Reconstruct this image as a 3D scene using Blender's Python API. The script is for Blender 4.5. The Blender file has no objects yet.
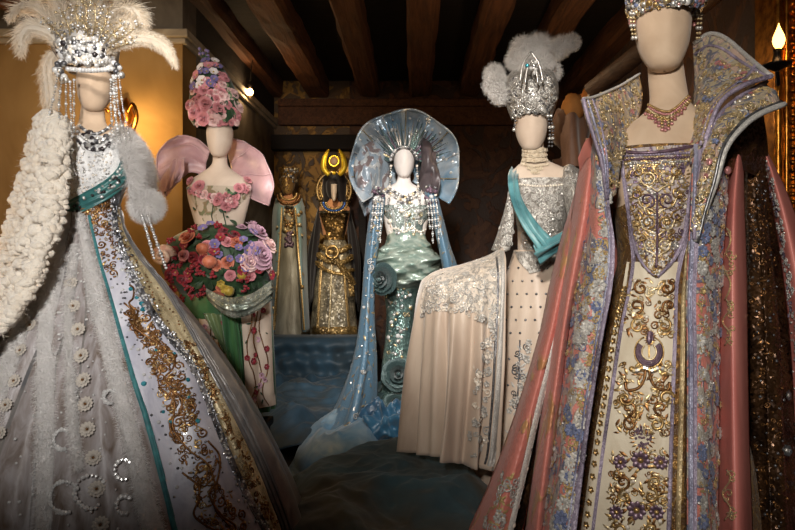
import bpy, math, random
import numpy as np
from mathutils import Vector, Matrix
from mathutils.bvhtree import BVHTree
R = random.Random(7)
NR = np.random.RandomState(11)
PI = math.pi
SC = bpy.context.scene
COL = SC.collection
# ------------------------------------------------------------------ camera frame (metres; camera looks along +Y)
FPX, CX, CY, EYE = 600.0, 415.0, 259.0, 1.1
def P(px, py, Y):
    return Vector(((px-CX)/FPX*Y, Y, EYE+(CY-py)/FPX*Y))
cam_d = bpy.data.cameras.new('camera'); cam = bpy.data.objects.new('camera', cam_d); COL.objects.link(cam)
cam.location = (0, 0, EYE); cam.rotation_euler = (PI/2, 0, 0)
cam_d.sensor_width = 36; cam_d.lens = FPX/795*36
cam_d.shift_x = (397.5-CX)/795; cam_d.shift_y = (CY-265)/795
cam_d.clip_start = 0.05
SC.camera = cam
SC.view_settings.view_transform = 'Standard'; SC.view_settings.look = 'None'
SC.view_settings.exposure = 0; SC.view_settings.gamma = 1
CAM = Vector((0, 0, EYE))
# ------------------------------------------------------------------ materials
def srgb(c):
    return tuple(((v/255)/12.92 if v/255 <= .04045 else ((v/255+.055)/1.055)**2.4) for v in c)+(1,)
class NT:
    def __init__(s, name):
        s.m = bpy.data.materials.new(name); s.m.use_nodes = True
        s.t = s.m.node_tree; s.b = s.t.nodes['Principled BSDF']; s.tc = None
    def n(s, typ, **kw):
        o = s.t.nodes.new(typ)
        for k, v in kw.items(): setattr(o, k, v)
        return o
    def l(s, a, b): s.t.links.new(a, b)
    def coord(s, stretch=(1, 1, 1)):
        if s.tc is None: s.tc = s.n('ShaderNodeTexCoord')
        mp = s.n('ShaderNodeMapping'); mp.inputs['Scale'].default_value = stretch
        s.l(s.tc.outputs['Object'], mp.inputs['Vector']); return mp.outputs['Vector']
    def noise(s, scale, stretch=(1, 1, 1), detail=4, rough=.55, dist=0):
        t = s.n('ShaderNodeTexNoise'); t.inputs['Scale'].default_value = scale
        t.inputs['Detail'].default_value = detail; t.inputs['Roughness'].default_value = rough
        t.inputs['Distortion'].default_value = dist
        s.l(s.coord(stretch), t.inputs['Vector']); return t.outputs['Fac']
    def voro(s, scale, stretch=(1, 1, 1), feature='F1'):
        t = s.n('ShaderNodeTexVoronoi', feature=feature); t.inputs['Scale'].default_value = scale
        s.l(s.coord(stretch), t.inputs['Vector']); return t
    def ramp(s, fac, stops, interp='LINEAR'):
        r = s.n('ShaderNodeValToRGB'); r.color_ramp.interpolation = interp
        e = r.color_ramp.elements
        while len(e) < len(stops): e.new(.5)
        for i, (p, c) in enumerate(stops):
            e[i].position = p
            e[i].color = srgb(c) if isinstance(c, tuple) else (c, c, c, 1)
        s.l(fac, r.inputs['Fac']); return r.outputs['Color']
    def mix(s, fac, a, b):
        x = s.n('ShaderNodeMix', data_type='RGBA')
        if isinstance(fac, float): x.inputs['Factor'].default_value = fac
        else: s.l(fac, x.inputs['Factor'])
        for v, k in ((a, 6), (b, 7)):
            if isinstance(v, tuple): x.inputs[k].default_value = srgb(v)
            else: s.l(v, x.inputs[k])
        return x.outputs[2]
    def bump(s, h, strength, dist=.01, prev=None):
        b = s.n('ShaderNodeBump'); b.inputs['Strength'].default_value = strength; b.inputs['Distance'].default_value = dist
        s.l(h, b.inputs['Height'])
        if prev: s.l(prev, b.inputs['Normal'])
        return b.outputs['Normal']
    def set(s, **kw):
        nm = {'col': 'Base Color', 'rough': 'Roughness', 'metal': 'Metallic', 'alpha': 'Alpha', 'normal': 'Normal',
              'sheen': 'Sheen Weight', 'trans': 'Transmission Weight', 'spec': 'Specular IOR Level', 'coat': 'Coat Weight', 'aniso': 'Anisotropic',
              'sss': 'Subsurface Weight'}
        for k, v in kw.items():
            i = s.b.inputs[nm[k]]
            if isinstance(v, (int, float)): i.default_value = v
            elif isinstance(v, tuple): i.default_value = srgb(v)
            else: s.l(v, i)
        return s.m
MATS = {}
def cloth(name, a, b=None, scale=25, stretch=(1, 1, .3), rough=.6, bump=.25, metal=0, sheen=.2, alpha=1, lo=.35, hi=.65, coat=0, dist=.01, spec=.4):
    t = NT(name); f = t.noise(scale, stretch, dist=.6)
    c = t.ramp(f, [(lo, a), (hi, b or a)])
    h = t.noise(scale*4, (1, 1, 1), 3)
    t.set(col=c, rough=rough, metal=metal, sheen=sheen, alpha=alpha, coat=coat, spec=spec, normal=t.bump(f, bump*.6, dist*2, t.bump(h, bump, dist*.5)))
    MATS[name] = t.m; return t.m
def sequin(name, a, b, scale=180, rough=.28, metal=.85, tilt=.5, alpha=1):
    """cells of small discs, each tilted its own way so they glitter"""
    t = NT(name); v = t.voro(scale)
    big = t.noise(14, (1, 1, .5), 3)
    sep = t.n('ShaderNodeSeparateColor'); t.l(v.outputs['Color'], sep.inputs['Color'])
    c = t.mix(sep.outputs[0], t.ramp(big, [(.35, a), (.65, b)]), t.ramp(big, [(.35, tuple(int(x*.55) for x in a)), (.65, tuple(min(255, int(x*1.15)) for x in b))]))
    g = t.n('ShaderNodeNewGeometry')
    sub = t.n('ShaderNodeVectorMath', operation='SUBTRACT'); t.l(v.outputs['Color'], sub.inputs[0]); sub.inputs[1].default_value = (.5, .5, .5)
    scl = t.n('ShaderNodeVectorMath', operation='SCALE'); t.l(sub.outputs[0], scl.inputs[0]); scl.inputs['Scale'].default_value = tilt*2
    add = t.n('ShaderNodeVectorMath', operation='ADD'); t.l(g.outputs['Normal'], add.inputs[0]); t.l(scl.outputs[0], add.inputs[1])
    nn = t.n('ShaderNodeVectorMath', operation='NORMALIZE'); t.l(add.outputs[0], nn.inputs[0])
    t.set(col=c, rough=rough, metal=metal, alpha=alpha, normal=nn.outputs[0])
    MATS[name] = t.m; return t.m
def brocade(name, ground, thread, third, scale=18, cover=.5, metal=.6, rough=.4, stretch=(1, 1, .8)):
    """woven ground with curling raised thread-work in two further colours"""
    t = NT(name); f = t.noise(scale, stretch, 2, .5, 2.2); g = t.noise(scale*1.7, stretch, 2, .5, 1.5)
    fine = t.voro(scale*14).outputs['Distance']
    mask = t.ramp(f, [(cover-.03, 0.), (cover+.02, 1.)]); m2 = t.ramp(g, [(.5, 0.), (.55, 1.)])
    th = t.mix(m2, thread, third); c = t.mix(mask, ground, th)
    h = t.bump(mask, .5, .006, t.bump(fine, .5, .003))
    mm = t.n('ShaderNodeMath', operation='MULTIPLY'); t.l(mask, mm.inputs[0]); mm.inputs[1].default_value = metal
    t.set(col=c, metal=mm.outputs[0], rough=rough, normal=h, sheen=.1)
    MATS[name] = t.m; return t.m
def gloss(name, a, b=None, rough=.25, metal=1., scale=60, bump=.1, spec=.5, trans=0):
    t = NT(name); f = t.noise(scale, (1, 1, 1), 3)
    t.set(col=t.ramp(f, [(.35, a), (.65, b or a)]), rough=rough, metal=metal, spec=spec, trans=trans, normal=t.bump(f, bump, .003))
    MATS[name] = t.m; return t.m
def glow(name, c, strength):
    t = NT(name); t.b.inputs['Emission Color'].default_value = srgb(c); t.b.inputs['Emission Strength'].default_value = strength
    t.set(col=c); MATS[name] = t.m; return t.m
def wood(name, a, b, stretch=(8, .5, 8), scale=4, rough=.6):
    t = NT(name); f = t.noise(scale, stretch, 8, .65, .8); g = t.noise(scale*.35, (1, .6, 1), 3)
    c = t.mix(g, t.ramp(f, [(.3, a), (.7, b)]), t.ramp(f, [(.3, tuple(int(x*.5) for x in a)), (.7, tuple(int(x*.8) for x in b))]))
    t.set(col=c, rough=rough, normal=t.bump(f, .5, .02)); MATS[name] = t.m; return t.m
def fluff(name, c):
    """fine hair: reflects and lets light through"""
    t = NT(name); d = t.n('ShaderNodeBsdfDiffuse'); s = t.n('ShaderNodeBsdfTranslucent'); m = t.n('ShaderNodeMixShader'); m.inputs[0].default_value = .45
    f = t.noise(30); k = t.ramp(f, [(.3, c), (.7, tuple(int(x*.95) for x in c))]); t.l(k, d.inputs['Color']); t.l(k, s.inputs['Color'])
    t.l(d.outputs[0], m.inputs[1]); t.l(s.outputs[0], m.inputs[2]); t.l(m.outputs[0], t.t.nodes['Material Output'].inputs['Surface'])
    MATS[name] = t.m; return t.m
# ------------------------------------------------------------------ mesh builder
class MB:
    def __init__(s): s.v = []; s.f = []; s.mi = []; s.mats = []; s.nv = 0; s.flat = []
    def add(s, v, f, m, flat=False):
        v = np.asarray(v, float).reshape(-1, 3)
        if m not in s.mats: s.mats.append(m)
        i = s.mats.index(m); s.v.append(v)
        if isinstance(f, np.ndarray): f = (f+s.nv).tolist()
        else: f = [[x+s.nv for x in q] for q in f]
        s.f += f; s.mi += [i]*len(f); s.flat += [flat]*len(f); s.nv += len(v)
        return s
    def arr(s): return np.concatenate(s.v) if s.v else np.zeros((0, 3))
    def bvh(s): return BVHTree.FromPolygons([tuple(x) for x in s.arr()], s.f)
    def build(s, name, parent=None, label=None, kind=None, solid=0, offset=-1, bevel=0):
        me = bpy.data.meshes.new(name); a = s.arr()
        org = ORG.get(parent.name, np.zeros(3)) if parent else np.zeros(3)
        me.from_pydata((a-org).tolist(), [], s.f)
        for m in s.mats: me.materials.append(MATS[m] if isinstance(m, str) else m)
        me.polygons.foreach_set('material_index', s.mi)
        me.polygons.foreach_set('use_smooth', [not x for x in s.flat]); me.update()
        o = bpy.data.objects.new(name, me); COL.objects.link(o)
        if parent: o.parent = parent; ORG[o.name] = org
        if label: o['label'] = label
        if kind or any(k in name for k in STUFF): o['kind'] = kind or 'stuff'
        if solid:
            md = o.modifiers.new('thickness', 'SOLIDIFY'); md.thickness = solid; md.offset = offset
        if bevel:
            md = o.modifiers.new('edges', 'BEVEL'); md.width = bevel; md.segments = 2
        return o
ORG = {}
STUFF = ('embroidery', 'beadwork', 'medallion', 'bead_spray', 'collar_sequin', 'cape_sequin', 'gold_print', 'jewel', 'sequin_dots')   # beads and sequins past counting
def thing(name, loc, label, cat, group=None):
    o = bpy.data.objects.new(name, None); COL.objects.link(o); o.location = loc
    o.empty_display_size = .1; o['label'] = label; o['category'] = cat
    if group: o['group'] = group
    ORG[o.name] = np.array(loc, float); return o
def tag(o, label, cat, group=None, kind=None):
    o['label'] = label; o['category'] = cat
    if group: o['group'] = group
    if kind: o['kind'] = kind
    return o
# ------------------------------------------------------------------ shape helpers
def cr(pts, n):
    """Catmull-Rom through pts (rows of any width), n samples"""
    p = np.asarray(pts, float)
    if len(p) == 1: return np.repeat(p, n, 0)
    q = np.vstack([2*p[0]-p[1], p, 2*p[-1]-p[-2]])
    t = np.linspace(0, len(p)-1, n); i = np.minimum(t.astype(int), len(p)-2); u = (t-i)[:, None]
    a, b, c, d = q[i], q[i+1], q[i+2], q[i+3]
    return .5*((2*b)+(-a+c)*u+(2*a-5*b+4*c-d)*u**2+(-a+3*b-3*c+d)*u**3)
def cr_len(pts, n):
    """the same, evenly spaced along its length"""
    d = cr(pts, max(n*4, 40)); s = np.r_[0, np.cumsum(np.linalg.norm(np.diff(d, axis=0), axis=1))]
    t = np.linspace(0, s[-1], n)
    return np.stack([np.interp(t, s, d[:, k]) for k in range(d.shape[1])], 1)
def grid_faces(nu, nv, wrap=False):
    f = []
    for j in range(nv-1):
        for i in range(nu if wrap else nu-1):
            k = (i+1) % nu
            f.append([j*nu+i, j*nu+k, (j+1)*nu+k, (j+1)*nu+i])
    return f
class Folds:
    def __init__(s, n, amp, seed=0, sharp=1.0):
        r = random.Random(seed); s.c = [(max(1, round(n*r.uniform(.6, 1.5))), r.uniform(0, 2*PI), r.uniform(.5, 1)) for _ in range(5)]
        s.amp = amp; s.tw = r.uniform(-.5, .5)
    def __call__(s, th, v):
        return s.amp*sum(a*np.cos(n*th+p+s.tw*v*n*.15+.7*np.sin(v*3+p)) for n, p, a in s.c)/2.2
def loft_rows(rows, Y, ratio):
    """rows: (py, x_left, x_right[, ratio[, dY]]) in the photograph's frame at distance Y -> z, cx, cy, rx, ry in metres"""
    out = []
    for r in rows:
        py, xl, xr = r[:3]; ra = r[3] if len(r) > 3 else ratio; yy = Y+(r[4] if len(r) > 4 else 0)
        c = P((xl+xr)/2, py, Y); rx = (xr-xl)/2/FPX*Y
        out.append((c.z, c.x, yy, rx, rx*ra))
    return out
def loft(mb, rows, m, nz=60, nt=72, folds=None, fpow=1.5, cap=False, squash=1.0, t0=-PI, t1=PI):
    a = cr_len(rows, nz) if len(rows) > 2 else cr(rows, nz)
    wrap = (t1-t0) > 2*PI-1e-4
    th = np.linspace(t0, t1, nt, endpoint=not wrap)
    V = []
    for j, (z, cx, cy, rx, ry) in enumerate(a):
        v = j/(nz-1)
        k = np.ones(nt)
        if folds is not None: k = k+folds(th, v)*(v**fpow)
        s, c = np.sin(th), np.cos(th)
        s = np.sign(s)*np.abs(s)**squash; c = np.sign(c)*np.abs(c)**squash
        V.append(np.stack([cx+rx*s*k, cy-ry*c*k, np.full(nt, z)], 1))
    V = np.concatenate(V); f = grid_faces(nt, nz, wrap)
    f = [q[::-1] for q in f] if a[0][0] < a[-1][0] else f
    # outward normals: rows run downwards, theta runs to the right
    f = [q[::-1] for q in f]
    if cap: f.append(list(range(nt)))
    mb.add(V, f, m); return mb
def sheet(mb, ctrl, m, nu=24, nv=40, ripple=None, face_cam=True):
    """ctrl: rows of (px, py, Y) control points, top row first; smooth surface through them"""
    g = np.array([[tuple(P(*c)) for c in row] for row in ctrl])
    g = np.stack([cr(r.reshape(len(ctrl[0]), 3), nu) for r in g])           # rows x nu x 3
    g = np.stack([cr(g[:, i], nv) for i in range(nu)], 1)                    # nv x nu x 3
    if ripple is not None:
        du = np.gradient(g, axis=1); dv = np.gradient(g, axis=0); nrm = np.cross(du, dv)
        nrm /= np.linalg.norm(nrm, axis=2, keepdims=True)+1e-9
        u, v = np.meshgrid(np.linspace(0, 1, nu), np.linspace(0, 1, nv)); g = g+nrm*ripple(u, v)[..., None]
    f = grid_faces(nu, nv); V = g.reshape(-1, 3)
    q = f[len(f)//2]; n = np.cross(V[q[1]]-V[q[0]], V[q[3]]-V[q[0]])
    if np.dot(n, np.array(CAM)-V[q[0]]) < 0: f = [x[::-1] for x in f]
    mb.add(V, f, m); return g
def ripples(n, amp, seed=0, grow=1.0, along='u'):
    r = random.Random(seed); cs = [(n*r.uniform(.6, 1.5), r.uniform(0, 6.3), r.uniform(.4, 1)) for _ in range(4)]
    def fn(u, v):
        a, b = (u, v) if along == 'u' else (v, u)
        return amp*(.25+.75*b**grow)*sum(k*np.sin(w*6.28*a+p+1.1*np.sin(b*2.5+p)) for w, p, k in cs)/2
    return fn
def frames(p):
    t = np.gradient(p, axis=0); t /= np.linalg.norm(t, axis=1, keepdims=True)+1e-12
    up = np.array([0, 0, 1.0]) if abs(t[0][2]) < .9 else np.array([0, 1.0, 0])
    n = np.cross(t[0], up); n /= np.linalg.norm(n); N = []
    for i in range(len(p)):
        n = n-np.dot(n, t[i])*t[i]; n /= np.linalg.norm(n)+1e-12; N.append(n.copy())
    N = np.array(N); return t, N, np.cross(t, N)
def tube(mb, pts, r, m, ns=6, caps=True, flat=1.0):
    p = np.asarray([tuple(x) for x in pts], float); n = len(p)
    if n < 2: return mb
    r = np.broadcast_to(np.asarray(r, float), (n,)); t, N, B = frames(p)
    a = np.linspace(0, 2*PI, ns, endpoint=False)
    V = (p[:, None]+r[:, None, None]*(np.cos(a)[None, :, None]*N[:, None]+flat*np.sin(a)[None, :, None]*B[:, None])).reshape(-1, 3)
    f = grid_faces(ns, n, True)
    if caps: f += [list(range(ns))[::-1], list(range((n-1)*ns, n*ns))]
    mb.add(V, f, m); return mb
def ico(sub):
    import bmesh
    b = bmesh.new(); bmesh.ops.create_icosphere(b, subdivisions=sub, radius=1)
    v = np.array([tuple(x.co) for x in b.verts]); f = np.array([[x.index for x in q.verts] for q in b.faces]); b.free(); return v, f
ICO1, ICO2, ICO3 = ico(1), ico(2), ico(3)
def ball(mb, c, r, m, sub=2, sc=(1, 1, 1), lump=0):
    v, f = (ICO1, ICO2, ICO3)[sub-1]; v = v.copy()
    if lump:
        ph = NR.rand(3)*6
        v = v*(1+lump*(np.sin(v[:, :1]*4+ph[0])+np.sin(v[:, 1:2]*5+ph[1])+np.sin(v[:, 2:]*4.5+ph[2])))
    mb.add(v*np.array(sc)*r+np.array(tuple(c)), f, m); return mb
def box(mb, lo, hi, m):
    x0, y0, z0 = lo; x1, y1, z1 = hi
    mb.add([(x0, y0, z0), (x1, y0, z0), (x1, y1, z0), (x0, y1, z0), (x0, y0, z1), (x1, y0, z1), (x1, y1, z1), (x0, y1, z1)],
           [[3, 2, 1, 0], [4, 5, 6, 7], [0, 1, 5, 4], [1, 2, 6, 5], [2, 3, 7, 6], [3, 0, 4, 7]], m, True); return mb
def lathe(mb, c, prof, m, ns=24):
    c = np.array(tuple(c)); a = np.linspace(0, 2*PI, ns, endpoint=False)
    V = np.concatenate([np.stack([c[0]+r*np.sin(a), c[1]-r*np.cos(a), np.full(ns, c[2]+z)], 1) for r, z in prof])
    f = grid_faces(ns, len(prof), True)+[list(range(ns))[::-1], list(range((len(prof)-1)*ns, len(prof)*ns))]
    mb.add(V, f, m); return mb
# ------------------------------------------------------------------ laying things on a surface
class Surf:
    """a finished surface that trims, beads and embroidery are sewn onto"""
    def __init__(s, *mbs):
        v = []; f = []; k = 0
        for m in mbs:
            a = m.arr(); v += [tuple(x) for x in a]; f += [[i+k for i in q] for q in m.f]; k += len(a)
        s.b = BVHTree.FromPolygons(v, f); s.last = sum(x[1] for x in v)/len(v)
    def hit(s, px, py):
        d = (P(px, py, 1.0)-CAM).normalized(); h = s.b.ray_cast(CAM, d)
        if h[0] is None: return None
        n = h[1] if h[1].dot(d) < 0 else -h[1]
        s.last = h[0].y; return h[0], n
    def at(s, px, py, off=0):
        h = s.hit(px, py)
        if h is None:                                       # just past the edge: the nearest point of the cloth itself
            l, n = s.b.find_nearest(P(px, py, s.last))[:2]; return l+n*off, n
        return h[0]+h[1]*off, h[1]
def perp(px):
    t = np.gradient(px, axis=0); t /= np.linalg.norm(t, axis=1, keepdims=True)+1e-9
    return np.stack([-t[:, 1], t[:, 0]], 1)
def ribbon(mb, su, pts, hw, m, off=.004, n=60, puff=1.0, wave=0):
    """a braid of half-width hw laid along pts, raised in its middle"""
    p = cr_len(pts, n); q = perp(p); hw = np.interp(np.linspace(0, 1, n), np.linspace(0, 1, len(np.atleast_1d(hw))), np.atleast_1d(hw)); V = []
    for i in range(n):
        for s, o in ((-1, 0), (-.6, 1), (0, puff), (.6, 1), (1, 0)):
            l, nn = su.at(p[i][0]+q[i][0]*s*hw[i], p[i][1]+q[i][1]*s*hw[i])
            V.append(l+nn*(off*o*(1+wave*math.sin(i*2.1))+.0008))
    f = grid_faces(5, n)
    mb.add([tuple(x) for x in V], f, m); orient(mb); return mb
def orient(mb):
    """turn the last-added surface to face outward (towards the viewer's side of the cloth)"""
    n = len(mb.v[-1]); a = mb.arr(); k = 0
    for i in range(len(mb.f)-1, -1, -1):
        q = mb.f[i]
        if min(q) < mb.nv-n: break
        nn = np.cross(a[q[1]]-a[q[0]], a[q[2]]-a[q[0]])
        if np.dot(nn, np.array(CAM)-a[q[0]]) < 0: mb.f[i] = q[::-1]
def band(mb, su, A, B, m, off=.003, n=60, k=10, ripple=None):
    """a panel of cloth lying on the surface between two seams"""
    a = cr(A, n); b = cr(B, n); V = []
    for i in range(n):
        for j in range(k):
            u = j/(k-1); p = a[i]*(1-u)+b[i]*u; l, nn = su.at(*p)
            o = off+(ripple(u, i/(n-1)) if ripple else 0)
            V.append(tuple(l+nn*o))
    mb.add(V, grid_faces(k, n), m); orient(mb); return mb
def frame_at(su, px, py, off=0, rot=None):
    h = su.hit(px, py)
    if h is None: return None
    l, n = h; a = Vector((0, 0, 1)) if abs(n.z) < .95 else Vector((1, 0, 0))
    x = a.cross(n).normalized(); y = n.cross(x)
    rot = R.uniform(0, 2*PI) if rot is None else rot
    c, s = math.cos(rot), math.sin(rot); X = x*c+y*s; Yv = -x*s+y*c
    return np.array([tuple(X), tuple(Yv), tuple(n)]), np.array(tuple(l+n*off))
def place(mb, tpl, fr, size, m, flat=False):
    if fr is None: return
    v, f = tpl; mb.add((v*size)@fr[0]+fr[1], f, m, flat)
def tpl_tube(pts, r, ns=5, flat=.7):
    b = MB(); tube(b, pts, r, 'x', ns, True, flat); return b.arr(), b.f
def spiral_pts(turns=1.4, n=16, r0=1., r1=.12):
    return [((r0+(r1-r0)*i/(n-1))*math.cos(turns*2*PI*i/(n-1)), (r0+(r1-r0)*i/(n-1))*math.sin(turns*2*PI*i/(n-1)), .1) for i in range(n)]
T_CURL = tpl_tube(spiral_pts(), np.linspace(.2, .16, 16))
_s = [(-1.5+.0*i, 0, 0) for i in range(1)]
def s_pts():
    a = spiral_pts(1.1, 12, .6, .15); L = [(x+.6, y, z) for x, y, z in a][::-1]
    return L+[(-x-.6+1.2-1.2, -y, z) for x, y, z in a][1:] if False else L+[(0, -.05, .1)]+[(-x, -y, z) for x, y, z in L[::-1]]
T_SCROLL = tpl_tube(s_pts(), .14)
def petal_tpl(n, L=1., w=.38, up=.25, cup=.15):
    V = []; f = []
    for i in range(n):
        a = 2*PI*i/n; c, s = math.cos(a), math.sin(a); k = len(V)
        for r, ww, z in ((.12, .06, .05), (.45, w, up), (.8, w*.9, up+cup), (1., w*.3, up*.6+cup)):
            for e, dz in ((-1, 0), (0, .12), (1, 0)):
                x, y = r*L, e*ww; V.append((x*c-y*s, x*s+y*c, z+dz*(1-cup)))
        f += [[k+q for q in g] for g in grid_faces(3, 4)]
    return np.array(V), f
T_F5, T_F7, T_F6 = petal_tpl(5), petal_tpl(8, 1, .3, .15, .1), petal_tpl(6, 1, .42, .2, .3)
T_LEAF = (np.array([(-1, 0, 0), (-.4, .3, .1), (.3, .28, .1), (1, 0, .05), (.3, -.28, .1), (-.4, -.3, .1), (0, 0, .3)]),
          [[6, 1, 0], [6, 2, 1], [6, 3, 2], [6, 4, 3], [6, 5, 4], [6, 0, 5]])
T_BEAD = (ICO1[0]*np.array((1, 1, .8)), ICO1[1].tolist())
T_BEAD2 = (ICO2[0]*np.array((1, 1, .8)), ICO2[1].tolist())
T_GEM = (np.array([(1, 0, 0), (.7, .7, 0), (0, 1, 0), (-.7, .7, 0), (-1, 0, 0), (-.7, -.7, 0), (0, -1, 0), (.7, -.7, 0), (.5, 0, .6), (0, .5, .6), (-.5, 0, .6), (0, -.5, .6)]),
         [[0, 1, 8], [1, 2, 9], [2, 3, 9], [3, 4, 10], [4, 5, 10], [5, 6, 11], [6, 7, 11], [7, 0, 8], [8, 1, 9], [9, 3, 10], [10, 5, 11], [11, 7, 8], [8, 9, 10, 11]])
def lerp_band(A, B, t, u, n=80):
    a = cr(A, n); b = cr(B, n); i = min(n-1, max(0, int(t*(n-1))))
    return a[i]*(1-u)+b[i]*u
def motifs(mb, su, A, B, kinds, n, umin=.1, umax=.9, tmin=0, tmax=1, dens=None):
    """scatter small raised embroidery shapes over the panel between seams A and B.
       kinds: (template, size_lo, size_hi, material, weight)"""
    a = cr(A, 120); b = cr(B, 120); ws = [k[4] for k in kinds]
    for i in range(n):
        t = tmin+(tmax-tmin)*((i+.5+R.uniform(-.5, .5))/n)
        if dens and R.random() > dens(t): continue
        j = min(119, max(0, int(t*119))); u = R.uniform(umin, umax); p = a[j]*(1-u)+b[j]*u
        k = R.choices(kinds, ws)[0]
        place(mb, k[0], frame_at(su, p[0], p[1], .001), R.uniform(k[1], k[2]), k[3], k[0] is T_GEM)
def drawn(mb, su, pts, r, m, off=.002, n=24, ns=5):
    """a corded line following the surface"""
    p = cr_len(pts, n); L = []
    for x, y in p:
        l, nn = su.at(x, y, off); L.append(l)
    tube(mb, L, r, m, ns); return mb
def spiral_px(cx, cy, r, turns=1.3, a0=0, sgn=1, r1=.15, n=14):
    return [(cx+(r*(1-(1-r1)*i/(n-1)))*math.cos(a0+sgn*turns*2*PI*i/(n-1)), cy+(r*(1-(1-r1)*i/(n-1)))*math.sin(a0+sgn*turns*2*PI*i/(n-1))) for i in range(n)]
# ------------------------------------------------------------------ hair, fur and feathers
def strands(mb, roots, dirs, L, w, m, segs=3, droop=.3, jit=.35, curl=.3):
    roots = np.asarray(roots, float); dirs = np.asarray(dirs, float); n = len(roots)
    if n == 0: return
    d = dirs+NR.normal(0, jit, (n, 3)); d /= np.linalg.norm(d, axis=1, keepdims=True)+1e-9
    L = np.broadcast_to(np.asarray(L, float), (n,))*NR.uniform(.6, 1.2, n)
    side = np.cross(d, NR.normal(0, 1, (n, 3))); side /= np.linalg.norm(side, axis=1, keepdims=True)+1e-9
    bend = NR.normal(0, curl, (n, 3)); p = roots.copy(); V = []
    for k in range(segs+1):
        t = k/segs; ww = w*(1-.85*t)
        V.append(np.stack([p-side*ww, p+side*ww], 1))
        dd = d+bend*t+np.array([0, 0, -droop*t*1.5]); dd /= np.linalg.norm(dd, axis=1, keepdims=True)
        p = p+dd*(L/segs)[:, None]
    V = np.stack(V, 1).reshape(-1, 3)
    base = (np.arange(n)*(segs+1)*2)[:, None]
    f = np.concatenate([np.stack([base[:, 0]+2*k, base[:, 0]+2*k+1, base[:, 0]+2*k+3, base[:, 0]+2*k+2], 1) for k in range(segs)])
    mb.add(V, f, m)
def fur_on(mb, src, n, L, w, m, comb=(0, 0, -.4), **kw):
    """fur growing from every face of the last surface in src"""
    a = src.arr(); f = [q for q in src.f if len(q) in (3, 4)]; F = np.array([q if len(q) == 4 else q+[q[2]] for q in f])
    A = a[F]; nr = np.cross(A[:, 1]-A[:, 0], A[:, 2]-A[:, 0]); ar = np.linalg.norm(nr, axis=1); nr = nr/(ar[:, None]+1e-12)
    i = NR.choice(len(F), n, p=ar/ar.sum()); u, v = NR.rand(n, 1), NR.rand(n, 1); q = A[i]
    pts = (q[:, 0]*(1-u)+q[:, 1]*u)*(1-v)+(q[:, 3]*(1-u)+q[:, 2]*u)*v
    strands(mb, pts, nr[i]+np.array(comb), L, w, m, **kw)
def feather(mb, pts, width, m, quill, dens=170, droop=.5, w=.0026, tip=.5, layers=2):
    """an ostrich plume: quill with long drooping barbs on both sides; pts are (px,py,Y)"""
    sp = cr_len([tuple(P(*p)) for p in pts], dens); t, N, B = frames(sp)
    tube(mb, sp[::4], np.linspace(.0035, .001, len(sp[::4])), quill, 5)
    s = np.linspace(0, 1, dens); env = np.clip(np.minimum(.35+s*2.2, 1)*np.minimum(1, .35+(1-s)*2.5), .1, 1)
    side = np.cross(t, np.array([0, 1.0, 0])); side /= np.linalg.norm(side, axis=1, keepdims=True)+1e-9
    for sg in (-1, 1):
        for k in range(layers):
            d = side*sg*(.8-.14*k)+t*(.95+.2*k)+np.array([0, NR.uniform(-.5, .3), 0])
            strands(mb, sp+NR.normal(0, .002, sp.shape), d, width*env, w, m, segs=6, droop=droop, jit=.11, curl=.22)
    body = MB(); tube(body, sp, np.maximum(.002, width*.16*env*np.minimum(1, s*6+.1)), m, 10, True, 2.6)   # the soft mass of the vane
    mb.add(body.arr(), body.f, m)
    a = body.arr()[:dens*10].reshape(dens, 10, 3); i = NR.randint(3, dens-3, 2600); k = NR.randint(0, 10, 2600)
    strands(mb, a[i, k], t[i]*1.1+(a[i, k]-sp[i])/(width*.3), width*.34, w*.45, m, segs=3, droop=droop, jit=.3, curl=.4)
    # curling tip tuft
    strands(mb, np.repeat(sp[-6:], 14, 0), np.repeat(t[-6:], 14, 0)+np.array([0, 0, -.3]), width*tip, w, m, segs=5, droop=droop*1.6, jit=.5, curl=.5)
# ------------------------------------------------------------------ mannequin forms
HEAD = [(1.0, .002, .002, .012), (.985, .022, .028, .012), (.95, .040, .053, .010), (.88, .058, .076, .008), (.76, .070, .092, .004), (.62, .0735, .097, .0), (.46, .071, .093, -.004),
        (.32, .066, .085, -.010), (.2, .057, .072, -.018), (.1, .046, .057, -.027), (.03, .035, .042, -.034), (-.005, .021, .026, -.038), (-.02, .004, .004, -.04)]
def head(mb, px, chin, Y, wpx, m, yaw=0, hgt=.225, ridge=.05, tilt=0):
    c = P(px, chin, Y); s = (wpx/2/FPX*Y)/.0735; a = cr(HEAD, 40); nt = 40; th = np.linspace(-PI, PI, nt, endpoint=False); V = []
    ex = np.exp(-(th/.22)**2); eyes = np.exp(-((np.abs(th)-.45)/.22)**2)
    for t, rx, ry, dy in a:
        fz = math.exp(-((t-.38)/.22)**2); ez = math.exp(-((t-.5)/.09)**2)
        k = 1+ridge*ex*fz-.035*eyes*ez
        x = rx*np.sin(th)*k*s; y = (dy-ry*np.cos(th)*k)*s; z = np.full(nt, t*hgt*s)
        x, z = x*math.cos(tilt)+z*math.sin(tilt), z*math.cos(tilt)-x*math.sin(tilt)
        V.append(np.stack([c.x+x*math.cos(yaw)-y*math.sin(yaw), c.y+x*math.sin(yaw)+y*math.cos(yaw), c.z+z], 1))
    f = [q[::-1] for q in grid_faces(nt, 40, True)]
    mb.add(np.concatenate(V), f, m)
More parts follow.
